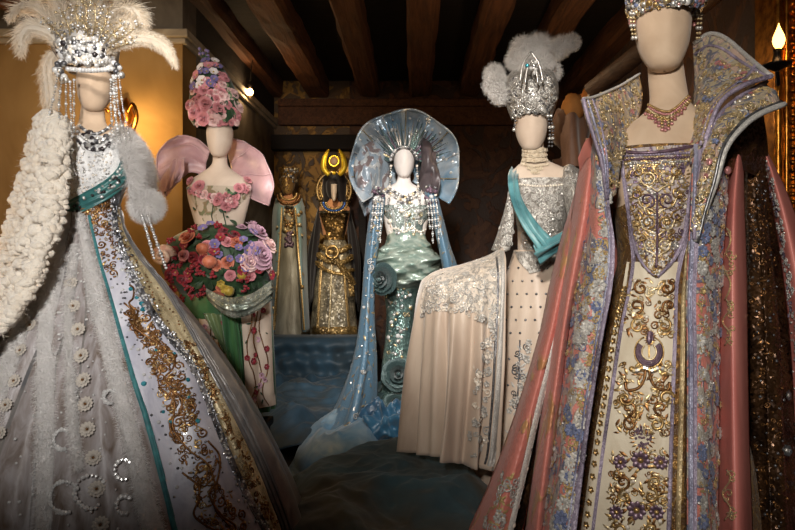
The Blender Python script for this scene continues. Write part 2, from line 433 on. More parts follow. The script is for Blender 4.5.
def bead_string(mb, pts, r, m, every=None, m2=None, jitter=0):
    """pts in metres: beads touching along a thread"""
    d = cr([tuple(p) for p in pts], 60); L = np.linalg.norm(np.diff(d, axis=0), axis=1).sum(); n = max(3, int(L/(r*2.1)))
    q = cr_len([tuple(p) for p in pts], n)
    for i, p in enumerate(q):
        b = m2 and every and i % every == 0
        ball(mb, p, r*(1.5 if b else 1), m2 if b else m, 1)
    return mb
# ------------------------------------------------------------------ blooms (one mesh per kind; copies share it)
def rose_mesh(mats, layers=((6, .95, .25), (5, .75, .5), (5, .5, .75), (3, .28, .9)), seed=1):
    b = MB(); r = random.Random(seed)
    for li, (n, rad, up) in enumerate(layers):
        for i in range(n):
            a = 2*PI*i/n+li*.5+r.uniform(-.15, .15); nu, nv = 6, 5; V = []
            half = PI/n*1.35
            for v in range(nv):
                t = v/(nv-1)
                for u in range(nu):
                    q = (u/(nu-1)-.5)*2; aa = a+q*half*(.45+.55*math.sin(min(1, t*1.2)*PI/2))
                    rr = rad*(.15+.85*t**.7)*(1-.12*q*q)+.1*max(0, t-.75)*4*(1-up); zz = up*.75*t**1.4*(1-.25*q*q)-(.1*max(0, t-.8)*5*(1-up*.6))
                    V.append((rr*math.cos(aa), rr*math.sin(aa), zz-.1))
            b.add(V, grid_faces(nu, nv), mats[min(li, len(mats)-1)])
    ball(b, (0, 0, .42), .16, mats[-1], 1)
    return b
def bloom_mesh(m, centre, n=6):
    b = MB(); v, f = petal_tpl(n, 1, .45, .15, .35); b.add(v, f, m); ball(b, (0, 0, .22), .22, centre, 1, (1, 1, .7)); return b
def leaf_mesh(m):
    b = MB(); V = []
    for i in range(7):
        t = i/6; w = .34*math.sin(PI*min(1, t*.95+.04))**.8; x = -.1+t*1.2; z = .18*math.sin(t*2.6)
        V += [(x, -w, z+.07), (x, -w*.5, z+.02), (x, 0, z-.03), (x, w*.5, z+.02), (x, w, z+.07)]
    b.add(V, grid_faces(5, 7), m); return b
def proto(mb, name):
    me = bpy.data.meshes.new(name); me.from_pydata(mb.arr().tolist(), [], mb.f)
    for m in mb.mats: me.materials.append(MATS[m])
    me.polygons.foreach_set('material_index', mb.mi); me.polygons.foreach_set('use_smooth', [True]*len(mb.f)); me.update(); return me
def put(me, name, parent, loc, normal, size, spin=None, label=None):
    o = bpy.data.objects.new(name, me); COL.objects.link(o); o.parent = parent
    n = Vector(normal).normalized(); q = n.to_track_quat('Z', 'Y') @ Matrix.Rotation(R.uniform(0, 6.28) if spin is None else spin, 3, 'Z').to_quaternion()
    o.rotation_mode = 'QUATERNION'; o.rotation_quaternion = q; o.scale = (size,)*3
    o.location = Vector(loc)-Vector(ORG[parent.name]); 
    if label: o['label'] = label
    return o
# ================================================================== materials
wood('old_beam', (140, 88, 54), (66, 40, 26), (9, .6, 9), 3.2, .75)
wood('dark_board', (34, 22, 16), (16, 11, 9), (.6, 6, 6), 3, .8)
wood('dark_floor', (46, 32, 24), (22, 16, 13), (6, .5, 6), 3, .5)
wood('pale_rail', (120, 84, 54), (70, 46, 30), (1, 8, 8), 3, .6)
cloth('ochre_plaster', (168, 134, 86), (138, 106, 64), 1.6, (1, 1, 1), .9, .15, sheen=0, spec=.1)
cloth('grey_plaster', (128, 118, 104), (92, 84, 76), 3, (1, 1, 1), .9, .2, sheen=0, spec=.1)
cloth('stone_ledge', (176, 162, 140), (146, 132, 112), 6, (1, 1, 1), .8, .2, sheen=0, spec=.2)
brocade('damask_wall', (52, 30, 20), (84, 52, 30), (70, 40, 24), 3.4, .5, .25, .6, (1, 1, .8))
brocade('gold_damask', (84, 60, 30), (150, 112, 54), (110, 80, 40), 5, .5, .5, .5, (1, 1, .8))
gloss('black_iron', (24, 20, 18), (34, 28, 24), .45, .8)
gloss('gilt', (190, 128, 52), (120, 74, 28), .32, 1., 30, .4)
gloss('bright_gold', (255, 222, 70), (248, 196, 40), .35, .35, 30, .2)
gloss('gold', (206, 174, 116), (144, 112, 68), .36, .75, 90, .3)
gloss('pale_gold', (224, 208, 170), (176, 150, 106), .36, .7, 90, .3)
gloss('copper', (150, 106, 62), (92, 62, 36), .4, .75, 90, .3)
gloss('silver', (216, 213, 208), (166, 163, 158), .32, .65, 90, .2)
gloss('steel_bead', (132, 132, 134), (84, 84, 88), .32, .7, 90, .2)
gloss('dark_gem', (52, 47, 48), (80, 74, 76), .2, .5, 60, .1)
gloss('crystal', (232, 231, 228), (200, 199, 198), .15, .2, 40, .1)
gloss('blue_gem', (70, 110, 180), (50, 80, 140), .2, .5, 60, .1)
gloss('aqua_gem', (90, 190, 205), (50, 140, 160), .2, .5, 60, .1)
gloss('pearl', (236, 228, 214), (214, 200, 184), .25, .0, 40, .05, 1)
gloss('pink_bead', (206, 150, 146), (164, 104, 104), .25, .3, 60, .1)
gloss('amethyst', (122, 98, 112), (84, 64, 78), .35, .3, 60, .1)
glow('flame', (255, 186, 92), 7); glow('bulb_glass', (255, 190, 110), 30)
cloth('linen_form', (206, 182, 156), (194, 168, 142), 9, (1, 1, 1), .75, .12, sheen=.15, spec=.25)
cloth('pale_form', (208, 190, 172), (196, 176, 158), 9, (1, 1, 1), .7, .08, sheen=.15, spec=.25)
cloth('skin_form', (196, 140, 96), (178, 120, 80), 9, (1, 1, 1), .7, .05, sheen=.1, spec=.3)
# ================================================================== the room
def struct(mb, name, **kw):
    o = mb.build(name, kind='structure', **kw); return o
b = MB(); box(b, (-3.2, -1.5, -.1), (1.9, 6.9, 0), 'dark_floor'); struct(b, 'floor')
b = MB(); box(b, (-3.2, -1.5, 3.06), (1.9, 6.9, 3.2), 'dark_board'); struct(b, 'ceiling')
BX0 = -1.55                                             # the return wall left of the far bay
b = MB(); box(b, (BX0, 6.6, 0), (-.72, 6.9, 3.06), 'gold_damask'); box(b, (-.72, 6.6, 0), (1.9, 6.9, 3.06), 'damask_wall'); struct(b, 'wall_back')
b = MB(); box(b, (1.75, -1.5, 0), (1.9, 6.6, 3.06), 'damask_wall'); struct(b, 'wall_right')
b = MB(); box(b, (-3.2, -1.5, 0), (-3.0, 4.0, 3.06), 'ochre_plaster'); struct(b, 'wall_left')
b = MB(); box(b, (-3.0, 4.0, 0), (BX0, 4.25, 2.57), 'ochre_plaster'); box(b, (-3.0, 4.0, 2.57), (BX0, 4.25, 3.06), 'grey_plaster'); struct(b, 'wall_front_left')
b = MB(); box(b, (BX0-.25, 4.25, 0), (BX0, 6.6, 2.57), 'grey_plaster'); box(b, (BX0-.25, 4.25, 2.57), (BX0, 6.6, 3.06), 'dark_board'); struct(b, 'wall_return')
b = MB(); box(b, (-3.0, 3.95, 2.565), (BX0+.05, 4.0, 2.62), 'stone_ledge'); box(b, (-3.0, 3.97, 2.53), (BX0+.03, 4.0, 2.565), 'stone_ledge')
box(b, (BX0, 4.0, 2.565), (BX0+.05, 6.6, 2.62), 'stone_ledge'); box(b, (BX0, 4.0, 2.53), (BX0+.03, 6.6, 2.565), 'stone_ledge'); struct(b, 'trim_1', bevel=.008)
b = MB(); box(b, (BX0+.06, 6.5, 2.76), (1.75, 6.6, 2.84), 'old_beam'); box(b, (BX0+.06, 6.52, 2.56), (1.75, 6.6, 2.76), 'old_beam'); struct(b, 'trim_2', bevel=.01)
def beam(x, w, y0=-1.5, y1=6.6, z=2.88, h=.2):
    n = 40; V = []; r = random.Random(int(x*100)+500)
    for i in range(n):
        y = y0+(y1-y0)*i/(n-1); d = [r.uniform(-.012, .012) for _ in range(8)]
        V += [(x-w/2+d[0], y, z+h), (x-w/2+d[1], y, z+.03), (x-w/2+.03, y, z+d[2]), (x+d[7], y, z+d[3]*.6), (x+w/2-.03, y, z+d[3]), (x+w/2+d[4], y, z+.03), (x+w/2+d[5], y, z+h)]
    m = MB(); m.add(V, grid_faces(7, n), 'old_beam', True)
    return struct(m, 'ceiling_beam')
for px, w in ((268, .28), (317, .25), (369, .22), (420, .24), (470, .22), (521, .22), (573, .22)):
    beam((px-CX)/FPX*6.5, w)
b = MB(); box(b, (-2.66, 3.75, 2.70), (-2.5, 3.99, 3.05), 'old_beam'); struct(b, 'trim_3', bevel=.01)
b = MB(); tube(b, [P(590, 92, 3.3), (1.75, 2.45, 2.6)], .05, 'pale_rail', 8); struct(b, 'trim_4')
# frame of the gold niche behind the far pair
b = MB(); x0, x1 = P(262, 0, 6.45).x, P(366, 0, 6.45).x
for lo, hi in (((x0-.08, 6.45, .3), (x0, 6.6, 2.44)), ((x1-.08, 6.45, .3), (x1, 6.6, 2.44)), ((x0-.08, 6.45, 2.28), (x1, 6.6, 2.44))): box(b, lo, hi, 'dark_board')
struct(b, 'trim_5', bevel=.01)
# ------------------------------------------------------------------ plinths
def plinth(lo, hi, label):
    m = MB(); box(m, lo, hi, 'dark_board'); box(m, (lo[0]-.015, lo[1]-.015, hi[2]-.04), (hi[0]+.015, hi[1]+.015, hi[2]), 'dark_board')
    return tag(m.build('plinth', bevel=.006), label, 'plinth')
plinth((P(262, 0, 6).x, 5.5, 0), (P(372, 0, 6).x, 6.44, .345), 'dark wooden platform under the two small costumes at the back')
# ------------------------------------------------------------------ lamps
t = thing('pendant_lamp', tuple(P(250, 92, 5.4)), 'small bare bulb glowing in the dark above the flower crown', 'lamp')
b = MB(); ball(b, P(250, 92, 5.4), .028, 'bulb_glass', 3, (1, 1, 1.15)); b.build('bulb', t)
b = MB(); c = P(250, 92, 5.4); lathe(b, c, [(.012, .03), (.018, .04), (.018, .075), (.008, .09)], 'black_iron', 12); b.build('socket', t)
b = MB(); tube(b, [c+Vector((0, 0, .085)), c+Vector((.02, .01, .3)), Vector((c.x, c.y, 3.06))], .004, 'black_iron'); b.build('cord', t)
# tall carved gilt panel and its candle bracket at the right
gx0, gx1, gy = P(774, 0, 2.5).x, 1.74, 2.5
t = thing('gilt_pilaster', ((gx0+gx1)/2, gy, 0), 'tall carved gilt pilaster against the right wall behind the pink sleeve', 'pilaster')
b = MB(); box(b, (gx0, gy, 0), (gx1, gy+.14, 2.88), 'gilt')
for xx, r in ((gx0+.015, .016), (gx0+.05, .01), (gx0+.1, .022), (gx0+.16, .012)):
    tube(b, [(xx, gy-.004, .02+i*.07) for i in range(41)], [r*(1+.18*math.sin(i*2.2)) for i in range(41)], 'gilt', 8)
b.build('moulding', t)
b = MB()
for i in range(84): ball(b, (gx0+.075, gy-.006, .05+i*.033), .011, 'gilt', 1)
b.build('beading', t)
b = MB()
for i in range(16):
    z = .2+i*.17; s = 1 if i % 2 else -1
    tube(b, [(gx0+.13+s*.02, gy-.012, z), (gx0+.13-s*.03, gy-.02, z+.05), (gx0+.13+s*.01, gy-.02, z+.11), (gx0+.13+s*.03, gy-.012, z+.15)], [.004, .013, .011, .004], 'gilt', 6)
b.build('carved_scroll', t)
c = P(781, 46, 2.38)
t = thing('candle_sconce', tuple(P(781, 64, 2.49)), 'iron bracket with one flame-shaped bulb on the gilt pilaster', 'wall lamp')
b = MB(); cup = P(777, 66, 2.38); lathe(b, cup, [(.01, -.02), (.03, -.008), (.052, .0), (.055, .006), (.02, .008), (.012, .05), (.014, .066)], 'black_iron', 20); b.build('drip_cup', t)
b = MB(); tube(b, cr([tuple(cup+Vector((0, 0, -.015))), tuple(cup+Vector((.03, .04, -.06))), tuple(cup+Vector((.06, .1, -.03)))], 14), .007, 'black_iron', 8); b.build('arm', t)
b = MB(); fl = cup+Vector((.007, 0, .066)); lathe(b, fl, [(.008, 0), (.019, .018), (.023, .036), (.019, .055), (.011, .074), (.004, .092), (.001, .104)], 'flame', 18); b.build('flame_bulb', t, 'glowing flame-shaped bulb')
FLAME = fl+Vector((0, -.0, .05))
# gilt sconce on the ochre wall behind the fur-caped figure
c = P(124, 112, 3.92)
t = thing('gilt_sconce', tuple(c), 'curled gilt wall sconce on the ochre wall behind the feather crown', 'wall lamp')
b = MB(); lathe(b, c+Vector((0, .03, -.12)), [(.01, -.05), (.05, 0), (.03, .05), (.05, .1), (.03, .17), (.008, .22)], 'gilt', 14); b.build('back_plate', t)
b = MB()
for s in (-1, 1):
    tube(b, cr([tuple(c+Vector((0, 0, -.1))), tuple(c+Vector((s*.07, -.06, -.16))), tuple(c+Vector((s*.13, -.1, -.06))), tuple(c+Vector((s*.1, -.09, .03))), tuple(c+Vector((s*.06, -.08, -.02)))], 20), .012, 'gilt', 7)
b.build('scroll_arm', t)
b = MB(); ball(b, P(116, 150, 3.8), .03, 'bulb_glass', 2, (1, 1, 1.4)); b.build('bulb', t)
# ================================================================== 1. fur-caped figure at the left
cloth('white_satin', (214, 212, 220), (176, 176, 190), 16, (1, 1, .25), .35, .2, sheen=.3, coat=.2)
cloth('silver_tulle', (98, 80, 64), (172, 166, 166), 13, (1.6, 1.6, .1), .45, .25, sheen=0, lo=.3, hi=.62)
cloth('slate_organza', (110, 110, 112), (150, 144, 138), 14, (1.5, 1.5, .15), .35, .3, .35, sheen=0)
sequin('cream_lame', (196, 176, 134), (216, 202, 166), 300, .4, .35, .2)
sequin('steel_sequin', (92, 93, 98), (168, 168, 172), 260, .3, .7, .45)
sequin('white_beadwork', (214, 212, 210), (234, 232, 228), 330, .4, .0, .22)
cloth('teal_velvet', (28, 92, 98), (46, 124, 126), 30, (1, 1, 1), .5, .3, sheen=.8)
cloth('teal_satin', (34, 86, 88), (54, 112, 108), 18, (1, .4, 1), .35, .25, sheen=.4)
gloss('crown_silver', (176, 172, 168), (140, 136, 132), .5, .35)
cloth('wool', (238, 228, 212), (226, 212, 192), 60, (1, 1, 1), .9, .6, sheen=.5, dist=.02)
fluff('fur_white', (250, 248, 246))
fluff('plume_cream', (246, 236, 220))
cloth('petal_organza', (202, 194, 184), (176, 166, 152), 40, (1, 1, 1), .5, .2, sheen=.4)
YL = 2.2
T1 = thing('dressed_mannequin', (P(92, 0, YL).x, YL, 0), 'mannequin in white fur-striped gown with teal sash and ostrich feather crown at left', 'mannequin', 'costumed mannequins')
b = MB(); head(b, 95, 113, YL, 33, 'linen_form', .3, ridge=.06)
loft(b, loft_rows([(100, 83, 104), (113, 81, 104), (124, 79, 106), (131, 73, 113), (140, 62, 124, .6), (152, 58, 128, .55), (178, 62, 126), (204, 70, 118), (216, 73, 115)], YL, .72), 'linen_form', 40, 48)
b.build('mannequin_form', T1)
# bodice
b = MB(); loft(b, loft_rows([(139, 63, 124, .63), (152, 57, 129, .58), (178, 61, 127, .76), (200, 68, 120, .78), (217, 71, 117, .8)], YL, .75), 'white_beadwork', 40, 72)
bodm = b; bod = Surf(b); bo = b.build('bodice', T1, 'white beaded bodice')
# skirt
fo = Folds(15, .06, 4)
b = MB(); loft(b, loft_rows([(206, 69, 119.5, .82), (222, 66, 122, .82), (240, 58, 130, .8), (272, 38, 154), (312, 8, 187), (362, -32, 224), (420, -76, 258), (480, -114, 286), (530, -142, 303), (553, -152, 310)], YL, .66), 'slate_organza', 90, 200, fo, 1.2)
both = Surf(b, bodm); sk = Surf(b); sko = b.build('skirt', T1, 'slate grey sequinned organza underskirt')
TEAL = [(90, 216), (92, 228), (99, 258), (108, 290), (117, 322), (125, 350), (135, 385), (146, 420), (160, 474), (174, 528), (182, 556)]
SILV = [(113, 208), (114, 226), (121, 250), (134, 278), (150, 310), (170, 340), (190, 366), (204, 396), (217, 430), (240, 484), (264, 530), (276, 556)]
CREA = [(118.5, 210), (122, 230), (135, 256), (155, 282), (174, 310), (194, 345), (214, 384), (232, 420), (252, 462), (270, 505), (280, 530), (284, 556)]
EDGE = [(120, 212), (125, 232), (144, 260), (168, 288), (183, 312), (203, 345), (228, 384), (249, 420), (269, 462), (286, 505), (294, 530), (298, 556)]
LEFT = [(70, 212), (68, 226), (54, 256), (36, 290), (12, 330), (-20, 380), (-50, 430), (-80, 480), (-105, 530), (-115, 556)]
b = MB(); band(b, sk, LEFT, [(x-1, y) for x, y in TEAL], 'silver_tulle', .006, 70, 40, lambda u, v: .006*math.sin(u*34)+.004*math.sin(u*71+v*3)); b.build('tulle_panel', T1, 'silvery white tulle front of the skirt')
b = MB(); band(b, sk, TEAL, SILV, 'white_satin', .007, 70, 14, lambda u, v: .004*math.sin(u*9)*v); pan = Surf(b); po = b.build('embroidered_panel', T1, 'white satin panel with copper gold embroidery')
b = MB(); band(b, sk, SILV, CREA, 'cream_lame', .007, 70, 12, lambda u, v: .006*math.sin(u*15)*v); cpan = Surf(b); co = b.build('lame_panel', T1, 'cream gold panel')
b = MB(); ribbon(b, sk, TEAL, [1.6, 3.4, 4.5], 'teal_velvet', .014, 70); b.build('velvet_stripe', T1, 'teal velvet stripe')
b = MB(); ribbon(b, bod, [(125, 156), (122, 170), (117, 190), (113, 206), (112, 216)], [3, 4, 4], 'steel_sequin', .01, 30); ribbon(b, sk, SILV, [3, 4, 4.5, 5, 5], 'steel_sequin', .012, 90); so = b.build('sequin_trim', T1, 'grey sequin trim')
b = MB()
for q_, hw in ((.22, 1.4), (.5, 1.8), (.78, 1.5)):
    ribbon(b, sk, [(x0*(1-q_)+x1*q_, y0*(1-q_)+y1*q_) for (x0, y0), (x1, y1) in zip(CREA, EDGE)], hw, 'slate_organza', .007, 60, wave=.2)
b.build('organza_trim', T1)
# white fur strips
b = MB()
for pts, hw in (([(70, 212), (60, 262), (49, 310), (46, 370), (46, 430), (46, 500), (44, 550)], [4, 8, 9, 9, 9]),
                ([(80, 214), (93, 274), (103, 320), (118, 380), (132, 440), (150, 520), (158, 552)], [3, 8, 9, 9, 10]),
                ([(66, 230), (46, 274), (24, 330), (4, 390), (-12, 440)], [3, 7, 8, 8]),
                ([(77, 245), (70, 300), (70, 350), (76, 430), (80, 470)], [2, 3, 3, 2])):
    s = MB(); ribbon(s, sk, pts, hw, 'fur_white', .02, 70); b.add(s.arr(), s.f, 'fur_white'); fur_on(b, s, 15000, .02, .0007, 'fur_white', (0, 0, -.5), droop=.4, jit=1.0, curl=.8)
b.build('fur_strip', T1, 'strips of white fur')
# rosettes down the skirt
ros = MB()
v, f = petal_tpl(12, 1, .24, .12, .12); ros.add(v, f, 'petal_organza'); v, f = petal_tpl(9, .66, .24, .3, .2); ros.add(v, f, 'petal_organza')
ball(ros, (0, 0, .3), .17, 'copper', 2)
for k in range(8): ball(ros, (.24*math.cos(k*.785), .24*math.sin(k*.785), .3), .055, 'gold', 1)
rme = proto(ros, 'rosette')
for x, y, s in ((73, 285, 8), (75, 308, 8), (80, 331, 8.5), (84, 357, 9), (86, 381, 9), (88, 405, 9), (89, 430, 9), (94, 458, 9), (97, 489, 9.5), (101, 524, 9.5), (34, 327, 7.5), (24, 352, 8), (17, 382, 8), (9, 406, 8), (3, 434, 8)):
    h = sk.hit(x, y)
    if h: put(rme, 'rosette', sko, h[0]+h[1]*.012, h[1], .86*s/FPX*h[0].y)
# clear sequin medallions on the tulle
b = MB()
for cx, cy, r, n in ((66, 440, 9, 14), (68, 497, 14, 22), (110, 398, 6, 9), (92, 492, 15, 16), (124, 470, 9, 10), (125, 505, 8, 9)):
    for k in range(n):
        a = 1.3+k/n*4.6; place(b, T_GEM, frame_at(sk, cx+r*math.cos(a), cy+r*1.1*math.sin(a), .017), R.uniform(.005, .009), 'crystal', True)
for k in range(150):
    p = lerp_band(LEFT, TEAL, R.uniform(.2, 1), R.uniform(.35, .97)); place(b, T_GEM, frame_at(sk, p[0], p[1], .014), R.uniform(.0025, .005), 'crystal', True)
b.build('sequin_medallion', sko)
# copper-gold embroidery on the white panel
b = MB(); KS = [(T_CURL, .008, .018, 'copper', 4), (T_SCROLL, .008, .016, 'copper', 3), (T_LEAF, .006, .013, 'gold', 3), (T_BEAD, .003, .006, 'gold', 3), (T_CURL, .007, .013, 'gold', 2), (T_LEAF, .006, .012, 'copper', 3)]
motifs(b, pan, TEAL, SILV, KS, 620, .34, .84, .36, 1, lambda t: min(1, .55+.5*abs(math.sin(t*17))))
motifs(b, pan, TEAL, SILV, KS, 60, .1, .9, 0.0, .26)
motifs(b, pan, TEAL, SILV, [(T_BEAD, .003, .005, 'steel_bead', 3), (T_GEM, .004, .007, 'crystal', 2), (T_GEM, .006, .010, 'aqua_gem', .25)], 190, .1, .9, .2, 1)
for t0, t1, u0, u1 in ((.35, .55, .35, .75), (.5, .75, .75, .4), (.62, .9, .35, .7), (.75, 1, .8, .45), (.8, 1, .3, .55), (.3, .42, .75, .4)):
    drawn(b, pan, [lerp_band(TEAL, SILV, t0+(t1-t0)*k/8, u0+(u1-u0)*k/8+.12*math.sin(k*1.5)) for k in range(9)], .0035, 'copper', .003, 40)
b.build('gold_embroidery', po)
b = MB(); motifs(b, cpan, SILV, CREA, KS, 150, .45, .95, .45, 1); motifs(b, cpan, SILV, CREA, [(T_BEAD, .0025, .0045, 'copper', 1)], 90, .2, .95, .05, .6)
b.build('gold_embroidery', co)
b = MB()
for k in range(320):
    i = R.random(); p = cr(SILV, 100)[int(i*99)]; place(b, T_GEM, frame_at(Surf.__new__(Surf) if False else sk, p[0]+R.uniform(-6, 6), p[1]+R.uniform(-2, 2), .014), R.uniform(.003, .006), R.choice(['crystal', 'silver', 'steel_bead']), True)
b.build('sequin_dots', so)
# gold corded motif at the waist of the bodice
b = MB(); motifs(b, both, [(70, 215), (80, 209), (92, 200), (106, 189)], [(76, 224), (92, 222), (106, 218), (115, 204)], [(T_CURL, .009, .016, 'copper', 3), (T_LEAF, .007, .012, 'gold', 2), (T_SCROLL, .008, .013, 'copper', 1)], 110)
for i in range(240): place(b, T_BEAD, frame_at(bod, R.uniform(66, 112), R.uniform(142, 205), .001), R.uniform(.003, .005), R.choice(['pearl', 'silver', 'crystal']))
b.build('beadwork', bo)
# sash
A = [(120, 144), (119, 160), (113, 172), (100, 183), (84, 193), (68, 203)]; B = [(131, 152), (130, 170), (121, 186), (106, 199), (88, 210), (68, 219)]
b = MB(); band(b, bod, A, B, 'teal_satin', .012, 50, 14, lambda u, v: .006*math.sin(u*3.14)+.004*math.sin(u*18+v*3)); ss = Surf(b); sa = b.build('sash', T1, 'teal satin sash', solid=.002)
b = MB()
for i in range(54):
    p = lerp_band(A, B, R.random()**1.4, R.uniform(.2, .8)); place(b, T_BEAD2, frame_at(ss, p[0], p[1], .002), R.uniform(.004, .007), R.choice(['crystal', 'dark_gem', 'silver']))
b.build('sash_jewel', sa)
# necklace
b = MB(); neck = Surf(b) if False else bod
nb = MB(); loft(nb, loft_rows([(118, 78, 108), (131, 72, 114), (140, 61, 125, .64), (152, 56, 130, .6), (170, 60, 128, .75)], YL, .74), 'pearl', 30, 60); ns = Surf(nb)
for row, (y, d, m) in enumerate(((126, 8, 'steel_bead'), (132, 10, 'silver'), (138, 12, 'dark_gem'))):
    for k in range(17):
        u = (k/16-.5)*2; place(b, T_BEAD2, frame_at(ns, 95+u*(15+row*2), y+d*(1-u*u), .002), .0065, m if k % 3 else 'crystal')
for k in range(26): place(b, T_GEM, frame_at(ns, R.uniform(82, 112), R.uniform(132, 150), .003), R.uniform(.006, .012), R.choice(['dark_gem', 'steel_bead', 'silver', 'crystal']), True)
b.build('necklace', T1, 'dark and silver jewelled necklace')
# crown
b = MB(); loft(b, loft_rows([(40, 52, 118, .85), (52, 55, 117, .85), (60, 60, 116, .88), (67, 65, 114, .95), (71, 67, 112.5, 1)], YL, .9), 'crown_silver', 24, 60); cs = Surf(b); cro = b.build('crown', T1, 'silver jewelled crown')
b = MB()
for i in range(420):
    y = R.uniform(38, 76); hwid = 33-(y-38)*.26
    place(b, T_BEAD2 if R.random() < .6 else T_GEM, frame_at(cs, 87+R.uniform(-hwid, hwid), y, .002), R.uniform(.006, .013), R.choices(['crystal', 'silver', 'pearl', 'steel_bead', 'dark_gem'], [5, 4, 2, 2, .7])[0])
for k in range(15): ball(b, P(68+k*3.1, 69+1.5*math.sin(PI*k/14), YL-.155+.0025*abs(k-7)**1.4), .009, 'crystal', 2)
for cx, cy in ((62, 66), (60, 72), (57, 68), (64, 78), (116, 66), (119, 72)):
    for k in range(5): ball(b, P(cx+R.uniform(-3, 3), cy+R.uniform(-4, 4), YL-.1+R.uniform(-.02, .02)), R.uniform(.007, .013), R.choice(['crystal', 'silver', 'steel_bead']), 2)
b.build('crown_jewel', cro)
b = MB()
for x0, y0, x1, y1 in ((70, 42, 62, 12), (76, 40, 75, 6), (83, 40, 86, 2), (92, 40, 95, 4), (98, 42, 108, 10), (104, 44, 122, 24), (108, 48, 138, 26), (110, 50, 140, 40), (64, 46, 46, 22), (88, 42, 80, 16)):
    pts = cr([tuple(P(x0, y0, 2.12)), tuple(P(x0*.6+x1*.4+2, y0*.5+y1*.5, 2.08)), tuple(P(x1, y1, 2.08))], 12); tube(b, pts, .0022, 'pale_gold', 4)
    for k in range(2, 12):
        for s in (-1, 1):
            e = pts[k]+np.array((s*R.uniform(.008, .022), R.uniform(-.015, .01), R.uniform(.0, .02))); tube(b, [pts[k], e], .0012, 'pale_gold', 3); ball(b, e, R.uniform(.003, .006), R.choice(['crystal', 'silver', 'pale_gold']), 1)
b.build('silver_spray', cro)
for pts, r in (([(62, 78), (59, 105), (61, 135), (70, 165)], .0042), ([(66, 80), (66, 110), (68, 140), (75, 175)], .0038), ([(58, 74), (53, 100), (48, 120)], .004), ([(70, 82), (71, 112), (72, 150)], .0042), ([(74, 80), (74, 105), (74, 132)], .0036),
               ([(113, 76), (114, 105), (119, 135), (127, 168)], .0042), ([(116, 76), (118, 105), (124, 135), (131, 165)], .004), ([(111, 80), (111, 110), (114, 140)], .0042), ([(119, 76), (123, 108), (130, 140)], .0036), ([(114, 78), (116, 120), (121, 160)], .005)):
    b = MB(); bead_string(b, [P(x, y, YL-.13) for x, y in pts], r, 'silver', 5, 'crystal'); b.build('bead_strand', cro)
for i, (pts, wd, col) in enumerate((
    ([(68, 52, 2.2), (58, 30, 2.2), (38, 10, 2.18), (20, 8, 2.16), (11, 16, 2.14)], .07, 0), ([(66, 56, 2.15), (52, 34, 2.12), (32, 27, 2.1), (22, 36, 2.1), (21, 52, 2.1)], .065, 0),
    ([(70, 54, 2.25), (66, 26, 2.28), (58, 6, 2.28), (44, -6, 2.26), (34, 2, 2.24)], .08, 0), ([(82, 46, 2.25), (82, 14, 2.28), (76, -8, 2.26), (68, -14, 2.2)], .085, 0),
    ([(90, 46, 2.25), (98, 16, 2.28), (108, -4, 2.26), (122, -6, 2.2)], .085, 0), ([(98, 48, 2.2), (110, 22, 2.22), (126, 10, 2.2), (138, 14, 2.16), (142, 28, 2.14)], .085, 0),
    ([(106, 54, 2.15), (122, 42, 2.1), (144, 38, 2.08), (164, 46, 2.06), (175, 64, 2.06)], .05, 0), ([(102, 52, 2.18), (116, 34, 2.16), (128, 26, 2.14), (138, 34, 2.12)], .07, 0),
    ([(64, 60, 2.25), (54, 54, 2.24), (48, 70, 2.24), (50, 92, 2.24), (50, 116, 2.24)], .06, 0), ([(76, 50, 2.22), (70, 24, 2.24), (56, 16, 2.22), (46, 24, 2.2)], .075, 0))):
    b = MB(); feather(b, pts, wd, 'plume_cream', 'pale_gold', 110, .45, .0016); b.build('ostrich_feather', cro)
# left cape of knobbly wool
rows = [[(42, 118, 2.2), (50, 115, 2.12), (59, 117, 2.1), (67, 124, 2.12)], [(35, 136, 2.22), (45, 136, 2.06), (57, 138, 2.02), (69, 144, 2.06)], [(25, 170, 2.22), (37, 171, 2.04), (52, 173, 1.98), (68, 178, 2.02)],
        [(13, 215, 2.2), (27, 216, 2.0), (46, 217, 1.94), (64, 214, 1.98)], [(0, 262, 2.16), (14, 263, 1.96), (35, 260, 1.9), (50, 252, 1.94)], [(-14, 306, 2.12), (0, 310, 1.92), (18, 304, 1.86), (34, 292, 1.9)], [(-34, 350, 2.1), (-20, 352, 1.9), (-6, 340, 1.84), (8, 324, 1.88)]]
b = MB(); g = sheet(b, rows, 'wool', 20, 50); r_ = random.Random(3)
for j in range(44):
    for i in range(10):
        u = (i+.5*(j % 2)+r_.uniform(-.3, .3))/9.5; v = (j+r_.uniform(-.3, .3))/43
        p = g[min(49, max(0, int(v*49))), min(19, max(0, int(u*19)))]; rr = r_.uniform(.013, .022)
        ball(b, p+np.array((0, -rr*.4, 0)), rr, 'wool', 2, (r_.uniform(.9, 1.3), 1, r_.uniform(.75, 1.05)), .1)
fb = MB(); fb.add(b.v[0], grid_faces(20, 50), 'wool'); orient(fb); fur_on(b, fb, 3500, .035, .0009, 'wool', (0, -.2, -.3), jit=.8, curl=.9)
b.build('wool_cape', T1, 'cape of knobbly cream wool')
